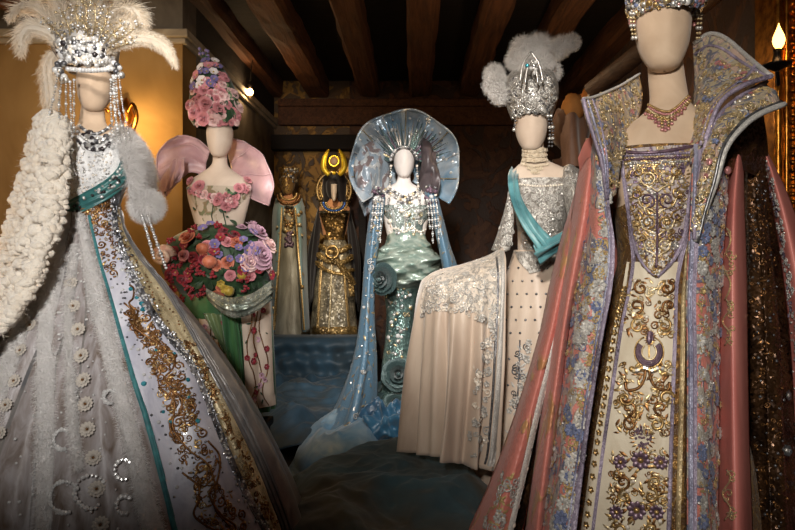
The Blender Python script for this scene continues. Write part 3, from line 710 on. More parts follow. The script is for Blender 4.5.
# right cape of smooth fur
rows = [[(114, 134, 2.12), (118, 128, 2.2), (124, 130, 2.26), (128, 138, 2.34)], [(121, 152, 2.04), (129, 146, 2.08), (138, 148, 2.18), (145, 157, 2.32)], [(126, 174, 2.02), (135, 170, 2.05), (145, 172, 2.16), (151, 181, 2.3)], [(129, 197, 2.04), (137, 196, 2.07), (145, 194, 2.16), (150, 196, 2.28)]]
b = MB(); sheet(b, rows, 'fur_white', 20, 30); s = MB(); s.add(b.v[0], b.f, 'fur_white'); fur_on(b, s, 26000, .035, .0008, 'fur_white', (0, 0, -.6), droop=.4, jit=.75, curl=.6)
c = P(147, 206, 2.1); s = MB(); ball(s, c, .042, 'fur_white', 3); b.add(s.arr(), s.f, 'fur_white'); fur_on(b, s, 8000, .028, .0008, 'fur_white', (0, 0, -.2), droop=.3, jit=.45)
b.build('fur_cape', T1, 'fluffy white fur cape')
b = MB(); bead_string(b, [P(148, 216, 2.06), P(156, 240, 2.0), P(166, 268, 1.96)], .005, 'crystal', 3, 'silver'); bead_string(b, [P(142, 216, 2.06), P(148, 236, 2.0), P(154, 258, 1.96)], .005, 'crystal', 3, 'silver'); b.build('bead_tassel', T1)
# ================================================================== 2. pink-coated figure at the right
cloth('pink_silk', (208, 132, 122), (190, 112, 104), 9, (1, 1, .2), .42, .12, sheen=0)
brocade('pink_silk_gold', (206, 126, 114), (204, 154, 104), (190, 136, 90), 7, .62, .2, .45, (1, 1, .6))
brocade('stomacher_cloth', (188, 176, 176), (196, 172, 128), (150, 130, 160), 26, .5, .7, .35)
cloth('cream_silk', (226, 216, 194), (206, 192, 166), 20, (1, 1, .3), .5, .2, sheen=.3)
brocade('bronze_brocade', (88, 62, 34), (150, 116, 66), (120, 86, 44), 20, .5, .6, .4)
brocade('flower_brocade', (204, 128, 116), (186, 178, 166), (120, 126, 150), 15, .5, .3, .45)
brocade('collar_brocade', (176, 150, 134), (208, 192, 160), (124, 124, 138), 20, .46, .45, .4)
sequin('brown_sequin_net', (44, 30, 22), (84, 58, 36), 170, .3, .6, .5)
sequin('lilac_braid', (124, 112, 132), (156, 145, 164), 340, .45, .15, .3)
sequin('blue_braid', (112, 112, 142), (158, 158, 178), 340, .42, .25, .3)
sequin('gold_braid', (160, 134, 92), (196, 176, 134), 340, .45, .3, .3)
YR = 1.6
T2 = thing('dressed_mannequin', (P(662, 0, YR).x, YR, 0), 'tallest mannequin in pink embroidered coat with high jewelled stand collar at right', 'mannequin', 'costumed mannequins')
b = MB(); head(b, 662.5, 74, YR, 53, 'linen_form', -.26, ridge=.05, hgt=.235)
loft(b, loft_rows([(50, 652, 686, .9, .03), (74, 652, 687, .9, .02), (100, 652, 690, .9, .01), (112, 645, 695, .8), (124, 630, 706, .62), (136, 614, 718, .56), (152, 604, 726, .56), (180, 606, 720, .7), (215, 616, 702, .74)], YR, .75), 'linen_form', 44, 60)
body_r = Surf(b); b.build('mannequin_form', T2)
b = MB()
GR = loft_rows([(150, 607, 716, .66), (165, 609, 710, .72), (200, 613, 704, .78), (240, 618, 697, .8), (268, 618, 698, .82), (300, 607, 706, .8), (350, 594, 720, .8), (420, 578, 738, .8), (500, 562, 756, .8), (560, 552, 768, .8), (660, 535, 788, .8)], YR, .8)
loft(b, GR, 'bronze_brocade', 90, 110, Folds(9, .018, 2), 1.0); gr = Surf(b); gro = b.build('gown', T2, 'bronze brocade underdress')
# V-shaped stomacher and cream front panel
LA = [(621, 152), (625, 180), (629, 210), (632, 238), (634, 262), (630, 290), (622, 330), (613, 390), (604, 450), (594, 528), (590, 560)]
RA = [(693, 146), (692, 180), (689, 210), (685, 240), (680, 262), (676, 290), (675, 330), (673, 390), (671, 450), (669, 528), (668, 560)]
b = MB(); band(b, gr, LA[4:], RA[4:], 'cream_silk', .004, 60, 22); cp = Surf(b); cpo = b.build('front_panel', T2, 'cream silk front panel with gold embroidery')
SL = [(621, 150), (624, 175), (628, 205), (633, 238), (642, 262), (655, 276)]; SRr = [(693, 145), (692, 175), (688, 205), (683, 238), (671, 262), (656, 277)]
b = MB(); band(b, gr, SL, SRr, 'stomacher_cloth', .008, 50, 24, lambda u, v: .006*math.sin(PI*u)); st = Surf(b); sto = b.build('stomacher', T2, 'pointed stomacher of lilac and gold embroidery')
allf = Surf(b)
def sym(cx, pts): return [pts, [(2*cx-x, y) for x, y in pts]]
b = MB()
for row in range(3):                                                    # lilac ruched edge below the neckline
    for k in range(26): place(b, T_BEAD, frame_at(st, 623+k*2.75, 156+row*4-2.6*(k/25)*1.2, .001), .0042, ['lilac_braid', 'amethyst', 'silver'][row])
for cx, y, r, m in ((657, 178, 9, 'pale_gold'), (657, 200, 10, 'amethyst'), (657, 222, 9, 'gold'), (657, 244, 7, 'pale_gold')):
    for s in (-1, 1):
        drawn(b, st, spiral_px(cx+s*r*.95, y, r*.8, 1.4, PI/2, s), .0026, m, .004, 24); drawn(b, st, spiral_px(cx+s*r*2.05, y-6, r*.6, 1.3, -PI/2, -s), .0024, 'gold', .004, 20)
        drawn(b, st, [(cx, y+14), (cx+s*r*.7, y+9), (cx+s*r*1.5, y+6), (cx+s*r*1.9, y-3)], .0022, 'pale_gold', .004, 18)
motifs(b, st, SL, SRr, [(T_LEAF, .006, .011, 'gold', 3), (T_LEAF, .005, .010, 'pale_gold', 3), (T_CURL, .006, .010, 'gold', 2), (T_BEAD, .003, .0055, 'pale_gold', 2), (T_GEM, .004, .007, 'pearl', 1), (T_F5, .006, .009, 'silver', 1), (T_CURL, .006, .009, 'amethyst', 1)], 560, .04, .96, .1, .97)
drawn(b, st, [(657, 192), (657, 220), (657, 246), (656, 268)], .003, 'amethyst', .006, 24)
for x, y in ((626, 164), (688, 160), (640, 166), (673, 164)): place(b, T_BEAD2, frame_at(st, x, y, .002), .006, 'pale_gold')
b.build('gold_embroidery', sto)
# embroidery of the cream panel
def axis(y): return 655-(y-276)*.078
b = MB()
def medallion(y, r, m):
    c = axis(y)
    
    for a in np.linspace(1.0, 2*PI-1.0, 38):
        for q_ in (.78, .92, 1.06): place(b, T_BEAD, frame_at(cp, c+r*q_*math.sin(a), y-r*q_*math.cos(a)*1.1, .002), .0042, m)
    drawn(b, cp, [(c+r*1.25*math.sin(a), y-r*1.25*math.cos(a)*1.1) for a in np.linspace(.35, 2*PI-.35, 20)], .002, 'gold', .003, 40)
    drawn(b, cp, [(c+r*.62*math.sin(a), y-r*.62*math.cos(a)*1.1) for a in np.linspace(.6, 2*PI-.6, 20)], .002, 'pale_gold', .003, 30)
    for k in range(7): place(b, T_LEAF, frame_at(cp, c, y-r*.2+r*.16*(k-3), .002, PI/2), .008, 'gold')
    place(b, T_LEAF, frame_at(cp, c, y-r*1.15, .003, PI/2), .018, m)
for y, r in ((352, 11.5),): medallion(y, r, 'amethyst')
for y, w, h in ((438, 8.5, 10), (338, 3, 5)):
    c = axis(y)
    for k in range(46):
        a, q = R.uniform(0, 6.28), R.random()**.5; place(b, T_BEAD, frame_at(cp, c+w*q*math.cos(a), y+h*q*math.sin(a)*(1 if math.sin(a) > 0 else 1.25), .002), .0035, 'amethyst')
    for k in range(18):
        a = k/18*2*PI; place(b, T_LEAF, frame_at(cp, c+w*1.25*math.cos(a), y+h*1.2*math.sin(a), .001, -a), .007, R.choice(['gold', 'copper']))
for y0, kind in ((288, 0), (306, 1), (326, 0), (372, 2), (392, 3), (408, 1), (424, 0), (462, 4), (482, 1), (496, 0), (512, 4), (530, 1)):
    c = axis(y0)
    for s in (-1, 1):
        m = R.choice(['gold', 'copper', 'copper'])
        if kind in (0, 1): drawn(b, cp, spiral_px(c+s*(13+3*kind), y0, 7.5, 1.2, PI/2 if kind else -PI/2, s), .0036, m, .002, 22)
        if kind == 2: drawn(b, cp, [(c+s*2, y0-6), (c+s*3, y0+6), (c+s*9, y0+16), (c+s*20, y0+18), (c+s*22, y0+10)], .0042, 'copper', .002, 26)
        if kind == 3: drawn(b, cp, spiral_px(c+s*20, y0+6, 8, 1.1, 0, -s), .0045, 'gold', .002, 24)
        if kind == 4: place(b, T_F7, frame_at(cp, c+s*20, y0, .001), .017, 'amethyst'); place(b, T_BEAD2, frame_at(cp, c+s*20, y0, .003), .006, 'gold')
        for k in range(17):
            place(b, R.choice([T_LEAF, T_LEAF, T_CURL]), frame_at(cp, c+s*R.uniform(2, 29), y0+R.uniform(-10, 10), .001), R.uniform(.007, .013), R.choice(['gold', 'copper', 'copper', 'pale_gold']))
        for k in range(4): place(b, T_BEAD2, frame_at(cp, c+s*R.uniform(4, 28), y0+R.uniform(-9, 9), .001), R.uniform(.003, .006), R.choice(['gold', 'pale_gold', 'pearl']))
    if kind == 4: place(b, T_F7, frame_at(cp, c, y0-2, .001), .022, 'amethyst'); place(b, T_BEAD2, frame_at(cp, c, y0-2, .003), .008, 'gold')
c = axis(365)
for k in range(14): place(b, T_GEM, frame_at(cp, c-16+k*2.5, 369+1.5*math.sin(k), .002), .008, R.choice(['pale_gold', 'gold', 'silver']), True)
b.build('gold_embroidery', cpo)
# braids down the front
b = MB()
ribbon(b, gr, [(LA[0][0], 150)]+LA[1:], 1.9, 'lilac_braid', .007, 90); ribbon(b, gr, [(x-.5, y) for x, y in RA], [2.2, 2.2, 2.4, 3], 'lilac_braid', .007, 90)
ribbon(b, st, SL, 1.6, 'lilac_braid', .006, 60); ribbon(b, st, SRr, 1.6, 'lilac_braid', .006, 60)
ribbon(b, st, [(621, 151), (640, 153), (660, 152), (678, 149), (693, 146)], 1.8, 'amethyst', .006, 40); b.build('lilac_braid', T2)
RG = [(689, 200), (688, 240), (686, 268), (683, 300), (682, 360), (680, 440), (678, 528), (677, 560)]
b = MB(); ribbon(b, gr, RG, [2, 2, 2.6], 'gold_braid', .008, 80); ribbon(b, gr, [(x-5-i*.5, y) for i, (x, y) in enumerate(LA[4:])], [.6, 3, 4.5, 5.5], 'cream_silk', .006, 70)
for i in range(34):
    x, y = cr([(p[0]-4.2-j*.4, p[1]) for j, p in enumerate(LA[5:])], 34)[i]; place(b, T_F5, frame_at(gr, x, y, .007), .009, 'gold')
b.build('gold_braid', T2)
# --------- the open coat: left front
CI = [(603, 132, 1.47), (607, 165, 1.44), (609, 205, 1.42), (614, 245, 1.42), (611, 290, 1.42), (602, 340, 1.40), (589, 425, 1.36), (577, 525, 1.30), (567, 620, 1.26)]
CO = [(592, 132, 1.56), (589, 165, 1.54), (587, 205, 1.52), (581, 250, 1.52), (573, 300, 1.51), (567, 340, 1.50), (556, 425, 1.46), (542, 525, 1.41), (532, 620, 1.37)]
b = MB(); sheet(b, [[o, ((o[0]*.6+i[0]*.4), o[1], o[2]*.4+i[2]*.6-.03), i] for o, i in zip(CO, CI)], 'flower_brocade', 16, 70); lc = Surf(b); lco = b.build('coat_front', T2, 'left coat front of pink brocade with blue and silver flowers', solid=.006)
c2 = lambda L: [p[:2] for p in L]
KF = [(T_F7, .010, .018, 'silver_thread', 2.5), (T_F7, .010, .017, 'blue_thread', 2), (T_CURL, .006, .011, 'silver_thread', 4), (T_LEAF, .006, .012, 'blue_thread', 1.5), (T_LEAF, .006, .013, 'silver_thread', 5), (T_CURL, .006, .011, 'gold_thread', 4), (T_F5, .006, .011, 'gold_thread', 2), (T_BEAD, .0025, .005, 'silver', 2), (T_LEAF, .006, .012, 'gold_thread', 4), (T_CURL, .006, .01, 'blue_thread', 1)]
cloth('blue_thread', (92, 104, 142), (128, 136, 166), 200, (1, 1, 1), .4, .5, .3, dist=.004); cloth('silver_thread', (206, 202, 194), (172, 170, 168), 200, (1, 1, 1), .38, .5, .35, dist=.004); cloth('gold_thread', (204, 180, 126), (166, 136, 86), 200, (1, 1, 1), .38, .5, .4, dist=.004)
b = MB(); motifs(b, lc, c2(CO), c2(CI), KF, 430, .06, .84, .36, .9); motifs(b, lc, c2(CO), c2(CI), KF, 60, .55, .9, 0.02, .36); b.build('flower_embroidery', lco)
b = MB(); ribbon(b, lc, [(x-1.5, y) for x, y, z in CI], [2.5, 2.5, 3, 5, 6], 'lilac_braid', .008, 90); ribbon(b, lc, [(x-6.5*(.35+y/530), y) for x, y, z in CI], [.8, 1, 1.4], 'blue_braid', .006, 90)
b.build('coat_braid', lco)
# right front
DI = [(694, 146, 1.47), (693, 165, 1.44), (692, 200, 1.42), (689, 250, 1.41), (687, 300, 1.40), (688, 360, 1.38), (688, 440, 1.34), (688, 528, 1.29), (688, 620, 1.25)]
DO = [(722, 128, 1.56), (729, 165, 1.53), (728, 205, 1.51), (725, 250, 1.50), (722, 300, 1.49), (721, 360, 1.47), (720, 440, 1.43), (719, 528, 1.38), (718, 620, 1.34)]
b = MB(); sheet(b, [[i, ((o[0]*.55+i[0]*.45), o[1], o[2]*.45+i[2]*.55-.03), o] for o, i in zip(DO, DI)], 'flower_brocade', 16, 70); rc = Surf(b); rco = b.build('coat_front', T2, 'right coat front of pink brocade with blue and silver flowers', solid=.006)
b = MB(); motifs(b, rc, c2(DI), c2(DO), KF, 430, .33, .95, .12, .9); b.build('flower_embroidery', rco)
b = MB(); ribbon(b, rc, [(x+1.5, y) for x, y, z in DI], [4, 3, 2.6, 2.6, 2.6], 'blue_braid', .008, 90); ribbon(b, rc, [(x+6, y) for x, y, z in DI], [3, 2.2, 1.7], 'lilac_braid', .008, 90); b.build('coat_braid', rco)
# coat back
b = MB(); loft(b, loft_rows([(120, 612, 714, .6, .03), (160, 596, 732, .6, .03), (230, 588, 728, .75, .04), (270, 580, 730, .8, .04), (360, 556, 760, .85, .06), (530, 520, 800, .9, .1), (640, 500, 820, .9, .12)], YR, .8), 'pink_silk', 40, 50, Folds(8, .03, 5), 1, t0=PI*.42, t1=PI*1.58); b.build('coat_back', T2)
# --------- hanging sleeves
b = MB()
sheet(b, [[(586, 138, 1.62), (594, 140, 1.55), (600, 150, 1.54)], [(576, 185, 1.62), (588, 180, 1.5), (599, 190, 1.55)], [(570, 222, 1.62), (582, 222, 1.49), (597, 228, 1.55)], [(562, 270, 1.6), (573, 272, 1.48), (585, 266, 1.54)],
          [(553, 325, 1.58), (563, 330, 1.46), (572, 318, 1.52)], [(540, 410, 1.54), (551, 415, 1.42), (561, 405, 1.48)], [(528, 500, 1.5), (540, 500, 1.38), (549, 500, 1.44)], [(516, 590, 1.48), (530, 590, 1.36), (540, 590, 1.42)]], 'pink_silk_gold', 18, 70, ripples(1.2, .006, 3))
ls = Surf(b); b.build('hanging_sleeve', T2, 'inner fold of the left pink silk sleeve', solid=.004)
b = MB()
LB = [[(590, 140, 1.7), (594, 140, 1.62), (596, 146, 1.6)], [(572, 200, 1.72), (580, 196, 1.6), (585, 202, 1.62)], [(560, 238, 1.72), (570, 236, 1.58), (580, 240, 1.6)], [(547, 290, 1.7), (558, 288, 1.56), (569, 288, 1.58)], [(537, 335, 1.68), (548, 335, 1.54), (559, 330, 1.56)],
      [(514, 410, 1.66), (528, 412, 1.5), (540, 405, 1.52)], [(488, 480, 1.64), (508, 482, 1.47), (524, 475, 1.5)], [(466, 530, 1.62), (490, 535, 1.45), (512, 528, 1.47)], [(440, 600, 1.6), (466, 600, 1.42), (494, 600, 1.45)]]
sheet(b, LB, 'pink_silk_gold', 18, 70, ripples(1.2, .006, 8)); lso = Surf(b); so_ = b.build('hanging_sleeve', T2, 'outer fold of the left pink silk sleeve', solid=.004)
b = MB(); motifs(b, lso, [(500, 470), (486, 505), (474, 535)], [(524, 478), (514, 505), (506, 535)], [(T_CURL, .008, .014, 'silver_thread', 2), (T_LEAF, .008, .014, 'gold_thread', 2), (T_F5, .008, .012, 'silver_thread', 1)], 70, .1, .95)
b.build('hem_embroidery', so_)
b = MB(); s = MB(); sheet(s, [[(a[2][0]-2, a[2][1], a[2][2]+.03), (a[2][0]+3, a[2][1]+1, a[2][2]+.05), (a[2][0]+10, a[2][1]+2, a[2][2]+.06)] for a in LB], 'brown_sequin_net', 8, 60); b.add(s.arr(), s.f, 'brown_sequin_net'); ln = Surf(b)
b.build('sleeve_lining', T2, 'brown sequinned lining glimpsed in the left sleeve slit')
b = MB(); ribbon(b, lso, [(a[2][0]-2, a[2][1]) for a in LB], [1.2, 1.6, 2.4], 'silver_thread', .008, 80)
for i, (x, y) in enumerate(cr_len([(a[2][0]-1, a[2][1]) for a in LB[1:]], 22)):
    place(b, T_BEAD2, frame_at(lso, x, y, .004), .008, R.choice(['silver', 'pearl', 'steel_bead']))
b.build('beaded_edge', so_)
# right sleeve: pink fold, brown lining, outer fold
RP = [[(735, 134, 1.6), (740, 134, 1.55), (745, 138, 1.6)], [(729, 170, 1.58), (737, 168, 1.5), (744, 172, 1.57)], [(724, 215, 1.55), (734, 212, 1.46), (745, 215, 1.55)], [(720, 270, 1.53), (733, 270, 1.43), (747, 270, 1.53)], [(718, 340, 1.5), (733, 340, 1.4), (748, 340, 1.5)], [(717, 430, 1.46), (734, 430, 1.36), (750, 430, 1.46)], [(716, 530, 1.42), (736, 530, 1.31), (754, 530, 1.42)], [(716, 620, 1.4), (738, 620, 1.28), (758, 620, 1.4)]]
b = MB(); sheet(b, RP, 'pink_silk', 20, 70, ripples(1, .004, 5)); rp = Surf(b); rpo = b.build('hanging_sleeve', T2, 'inner fold of the right pink silk sleeve', solid=.004)
b = MB()
for y0, y1 in ((228, 300), (300, 345), (470, 520)):
    drawn(b, rp, [(727+4*math.sin(k*1.1), y0+(y1-y0)*k/9) for k in range(10)], .0025, 'gold_thread', .0005, 40)
    for k in range(8): drawn(b, rp, spiral_px(728+R.uniform(-3, 5), R.uniform(y0, y1), R.uniform(2.5, 4.5), 1, R.uniform(0, 6), 1, .3), .0016, 'gold_thread', .0005, 14)
b.build('gold_print', rpo)
BR = [[(742, 138, 1.66), (750, 134, 1.64), (758, 140, 1.68)], [(742, 172, 1.66), (757, 168, 1.62), (768, 180, 1.68)], [(743, 215, 1.64), (759, 212, 1.58), (775, 220, 1.66)], [(745, 270, 1.62), (764, 270, 1.56), (783, 275, 1.64)], [(746, 340, 1.6), (768, 340, 1.52), (791, 345, 1.62)], [(748, 430, 1.58), (770, 430, 1.48), (796, 430, 1.58)], [(751, 530, 1.54), (774, 530, 1.42), (800, 530, 1.54)], [(754, 620, 1.52), (778, 620, 1.4), (804, 620, 1.5)]]
b = MB(); sheet(b, BR, 'brown_sequin_net', 26, 70, ripples(3, .014, 4)); br = Surf(b); bro = b.build('sleeve_lining', T2, 'dark brown sequinned lining of the right sleeve', solid=.003)
b = MB(); motifs(b, br, [(746, 150), (748, 300), (752, 530)], [(764, 165), (782, 300), (794, 530)], [(T_BEAD, .0025, .005, 'copper', 3), (T_BEAD, .0025, .005, 'steel_bead', 2), (T_CURL, .005, .009, 'copper', 2), (T_LEAF, .005, .009, 'copper', 2)], 260, .1, .9)
for y in (450, 395): place(b, T_F6, frame_at(br, 783, y, .008), .014, 'steel_bead'); place(b, T_BEAD2, frame_at(br, 783, y, .012), .006, 'silver')
b.build('bead_spray', bro)
RO = [[(757, 138, 1.66), (762, 140, 1.64), (766, 150, 1.68)], [(767, 180, 1.66), (775, 180, 1.6), (784, 186, 1.68)], [(774, 220, 1.64), (786, 218, 1.57), (800, 228, 1.66)], [(782, 275, 1.62), (798, 272, 1.55), (816, 282, 1.66)], [(789, 345, 1.6), (808, 342, 1.52), (830, 350, 1.64)], [(793, 430, 1.58), (815, 430, 1.49), (842, 430, 1.62)], [(797, 530, 1.54), (822, 530, 1.44), (852, 530, 1.6)], [(801, 620, 1.52), (826, 620, 1.41), (858, 620, 1.58)]]
b = MB(); sheet(b, RO, 'pink_silk', 18, 60, ripples(1, .005, 6)); ro = Surf(b); roo = b.build('hanging_sleeve', T2, 'outer fold of the right pink silk sleeve', solid=.004)
b = MB(); motifs(b, ro, [(759, 142), (770, 190), (777, 225), (785, 280), (791, 345), (795, 430), (797, 530)], [(765, 146), (777, 190), (785, 225), (795, 280), (803, 345), (810, 430), (814, 530)], [(T_CURL, .006, .01, 'silver_thread', 3), (T_LEAF, .006, .011, 'silver_thread', 3), (T_F5, .006, .01, 'lilac_braid', 2), (T_BEAD, .003, .005, 'silver', 2)], 210, .05, .8)
b.build('beaded_edge', roo)
# --------- stand collar
def collar(name, rows, label, mat='collar_brocade', kinds=None, n=150, edges=()):
    b = MB(); g = sheet(b, rows, mat, 22, 30, lambda u, v: .004*np.sin(u*9+v*4)); s_ = Surf(b); o = b.build(name, T2, label, solid=.006)
    if n:
        e = MB(); A_ = [r[0][:2] for r in rows]; B_ = [r[-1][:2] for r in rows]
        motifs(e, s_, A_, B_, kinds or KC, n, .06, .94, .03, .97); e.build('collar_embroidery', o)
    e = MB()
    for axis_, idx, rad, m in edges:
        L = g[idx, :] if axis_ == 'v' else g[:, idx]
        tube(e, L+np.array((0, -.003, 0)), rad, m, 8)
    e.build('collar_piping', o); return o
KC = [(T_LEAF, .006, .012, 'gold_thread', 4), (T_LEAF, .006, .011, 'silver_thread', 4), (T_CURL, .007, .012, 'pale_gold', 5), (T_CURL, .007, .012, 'gold_thread', 3), (T_F5, .006, .010, 'blue_thread', 1), (T_F7, .006, .010, 'pink_bead', .8), (T_BEAD2, .003, .006, 'pale_gold', 3), (T_GEM, .004, .007, 'silver', 1)]
collar('collar_wing', [[(583, 99, 1.44), (600, 95, 1.5), (620, 86, 1.6), (640, 74, 1.68)], [(589, 118, 1.43), (606, 114, 1.48), (624, 108, 1.58), (642, 98, 1.67)], [(596, 140, 1.42), (608, 138, 1.45), (622, 132, 1.54), (636, 122, 1.62)], [(602, 165, 1.42), (609, 164, 1.43), (617, 158, 1.48), (624, 148, 1.54)], [(606, 200, 1.42), (609, 200, 1.42), (613, 196, 1.43), (617, 190, 1.47)]],
       'left wing of the stand collar', n=240, edges=(('v', 0, .004, 'silver_thread'), ('u', 0, .005, 'lilac_braid'), ('u', 2, .003, 'blue_braid'), ('u', 4, .0028, 'lilac_braid')))
collar('collar_wing', [[(693, 44, 1.72), (706, 34, 1.7), (722, 38, 1.66), (744, 54, 1.58), (771, 76, 1.46)], [(693, 70, 1.7), (704, 64, 1.66), (718, 66, 1.6), (736, 72, 1.54), (762, 80, 1.46)], [(692, 100, 1.66), (699, 96, 1.6), (708, 94, 1.54), (722, 90, 1.5), (742, 88, 1.45)], [(691, 128, 1.58), (695, 124, 1.54), (700, 120, 1.5), (708, 114, 1.47), (720, 104, 1.44)], [(691, 165, 1.48), (693, 160, 1.47), (696, 156, 1.46), (699, 150, 1.45), (704, 140, 1.43)]],
       'right wing of the stand collar', n=260, edges=(('v', 0, .006, 'silver_thread'), ('v', 3, .004, 'lilac_braid'), ('u', -1, .006, 'lilac_braid'), ('u', -4, .004, 'lilac_braid')))
collar('lapel', [[(766, 82, 1.5), (772, 88, 1.48), (778, 96, 1.46), (784, 104, 1.44)], [(742, 94, 1.47), (748, 102, 1.44), (754, 108, 1.42), (760, 114, 1.42)], [(720, 112, 1.44), (727, 120, 1.41), (734, 124, 1.4), (742, 126, 1.41)], [(705, 140, 1.43), (712, 146, 1.39), (718, 148, 1.39), (724, 148, 1.4)], [(698, 175, 1.42), (703, 180, 1.39), (709, 182, 1.39), (714, 182, 1.4)], [(696, 205, 1.415), (698.5, 208, 1.4), (701.5, 210, 1.4), (704.5, 210, 1.405)], [(694, 240, 1.405), (694.7, 241, 1.404), (695.4, 242, 1.404), (696, 242, 1.405)]],
       'turned-back right lapel below the collar', n=150, edges=(('u', 0, .005, 'lilac_braid'), ('u', -1, .007, 'silver_thread'), ('u', -4, .004, 'steel_bead')))
# pink and dark pad where the right sleeve is set in
b = MB(); sheet(b, [[(716, 150, 1.5), (728, 128, 1.5), (744, 112, 1.5), (764, 116, 1.56)], [(716, 165, 1.5), (728, 150, 1.5), (744, 138, 1.52), (768, 150, 1.62)], [(716, 180, 1.5), (728, 175, 1.5), (742, 170, 1.55), (766, 182, 1.66)]], 'brown_sequin_net', 14, 14); b.build('shoulder_pad', T2, 'dark sequinned right shoulder')
b = MB(); sheet(b, [[(578, 158, 1.6), (586, 140, 1.56), (596, 136, 1.52)], [(580, 172, 1.6), (588, 158, 1.54), (600, 156, 1.5)]], 'pink_silk', 10, 10); b.build('shoulder_pad', T2, 'pink left shoulder')
for s_, (x, y) in enumerate(((724, 171),)):
    b = MB(); place(b, T_BEAD2, frame_at(rc, x, y, .008), .011, 'pink_bead'); b.build('button', rco, 'pink button')
# --------- necklace and crown
b = MB()
for row in range(4):
    for k in range(30):
        u = (k/29-.5)*2; y = 99+row*2.9+13*(1-abs(u)**1.8)+(-5 if u > 0 else 0)*abs(u); place(b, T_BEAD2, frame_at(body_r, 669+u*(23-row*.4), y-u*3.5, .003), .0038, ['gold', 'pink_bead', 'pale_gold', 'gold'][row])
for k in range(13):
    u = (k/12-.5)*2; L = 1+int(4.8*(1-abs(u))**.8)
    for j in range(L): place(b, T_BEAD2, frame_at(body_r, 665+u*19, 119-abs(u)*7-u*3+j*3.0, .004), .0042+.0008*(j == L-1), 'pink_bead' if j == L-1 else R.choice(['gold', 'pale_gold', 'pink_bead']))
b.build('necklace', T2, 'gold bib necklace with pink drops')
b = MB(); HD = loft_rows([(-42, 628, 706, 1.15), (-20, 627, 704, 1.2), (0, 629, 702, 1.25), (12, 631, 699, 1.3), (21, 634, 695, 1.3)], YR, 1.2); loft(b, HD, 'collar_brocade', 24, 60); hs = Surf(b); hr = b.build('crown', T2, 'jewelled gold and silver crown')
b = MB()
for i in range(420):
    place(b, R.choice([T_LEAF, T_BEAD2, T_CURL, T_GEM, T_F5]), frame_at(hs, R.uniform(626, 706), R.uniform(-20, 16), .002), R.uniform(.004, .009), R.choice(['silver', 'pale_gold', 'steel_bead', 'gold', 'pink_bead', 'blue_thread', 'crystal']))
for k in range(34):
    u = k/33*2-1; x = 664+u*32; y = 18.5+1*math.cos((u+.45)*4.2)
    for j in range(3): 
        fr = frame_at(hs, x, y, .005)
        if fr is not None: fr = (fr[0], fr[1]+np.array((0, 0, -.007*j-.006*max(0, math.cos((u+.5)*3.3))))); place(b, T_BEAD2, fr, .0055, ['pale_gold', 'pink_bead', 'pink_bead'][j])
b.build('crown_jewel', hr)
for x0, x1 in ((631, 633), (634, 636), (698, 697), (701, 699)):
    b = MB(); bead_string(b, [P(x0, 14, YR-.03), P(x0, 24, YR-.03), P(x1, 38, YR-.02)], .0042, 'pale_gold', 3, 'silver'); b.build('bead_strand', hr)
# ================================================================== 3. flower-crowned figure
cloth('shell_pink', (206, 168, 168), (184, 142, 146), 10, (1, 1, 1), .4, .2, sheen=.4)
brocade('pale_dress', (186, 170, 150), (140, 122, 92), (120, 124, 92), 16, .56, .2, .55)
cloth('green_satin', (58, 104, 62), (34, 74, 44), 10, (1, 1, .3), .32, .15, sheen=.3)
cloth('olive_satin', (112, 128, 84), (80, 100, 62), 10, (1, 1, .3), .32, .15, sheen=.3)
cloth('cream_floral', (208, 190, 172), (188, 168, 150), 12, (1, 1, .5), .55, .2)
sequin('silver_sage', (150, 164, 150), (196, 202, 190), 240, .28, .6, .4)
for n_, a_, b_ in (('rose_pink', (214, 150, 152), (190, 112, 122)), ('rose_pale', (236, 206, 200), (220, 178, 176)), ('rose_lilac', (200, 162, 176), (168, 126, 148)), ('rose_red', (150, 34, 50), (112, 20, 36)), ('rose_peach', (206, 124, 92), (176, 92, 68)),
                   ('lilac_petal', (126, 112, 158), (96, 84, 132)), ('white_petal', (232, 222, 218), (212, 200, 196)), ('yellow_petal', (190, 164, 66), (156, 128, 44)), ('leaf_green', (44, 72, 42), (26, 48, 28)), ('leaf_pale', (104, 130, 88), (76, 104, 66)), ('shell_cream', (224, 196, 168), (190, 140, 120)), ('cherry', (156, 28, 40), (116, 14, 28))):
    cloth(n_, a_, b_, 40, (1, 1, 1), .5, .1, sheen=.2)
MR = {k: proto(rose_mesh([k]), 'rose_'+k) for k in ('rose_pink', 'rose_pale', 'rose_lilac', 'rose_red', 'rose_peach')}
MBL = {k: proto(bloom_mesh(k, 'yellow_petal'), 'blossom_'+k) for k in ('rose_pink', 'lilac_petal', 'white_petal', 'rose_red', 'yellow_petal')}
ML = {k: proto(leaf_mesh(k), 'leaf_'+k) for k in ('leaf_green', 'leaf_pale')}
bb = MB()
for k in range(9): ball(bb, (NR.uniform(-.6, .6), NR.uniform(-.6, .6), NR.uniform(0, .7)), .3, 'cherry', 1)
MBERRY = proto(bb, 'berry_cluster')
YF = 3.1
plinth((P(195, 0, YF).x, YF-.2, 0), (P(262, 0, YF).x, YF+.18, .24), 'dark wooden plinth under the flower-crowned figure')
T3 = thing('dressed_mannequin', (P(226, 0, YF).x, YF, .24), 'mannequin crowned with pink roses holding a basket-like belt of flowers', 'mannequin', 'costumed mannequins')
b = MB(); head(b, 220, 158, YF, 25.5, 'pale_form', .12, ridge=.03)
loft(b, loft_rows([(140, 213, 227, .9), (160, 213, 227, .9), (167, 210, 229, .8), (174, 200, 238, .55), (182, 190, 249, .5), (196, 188, 250, .6), (225, 196, 243)], YF, .7), 'pale_form', 40, 48); fb_ = Surf(b); b.build('mannequin_form', T3)
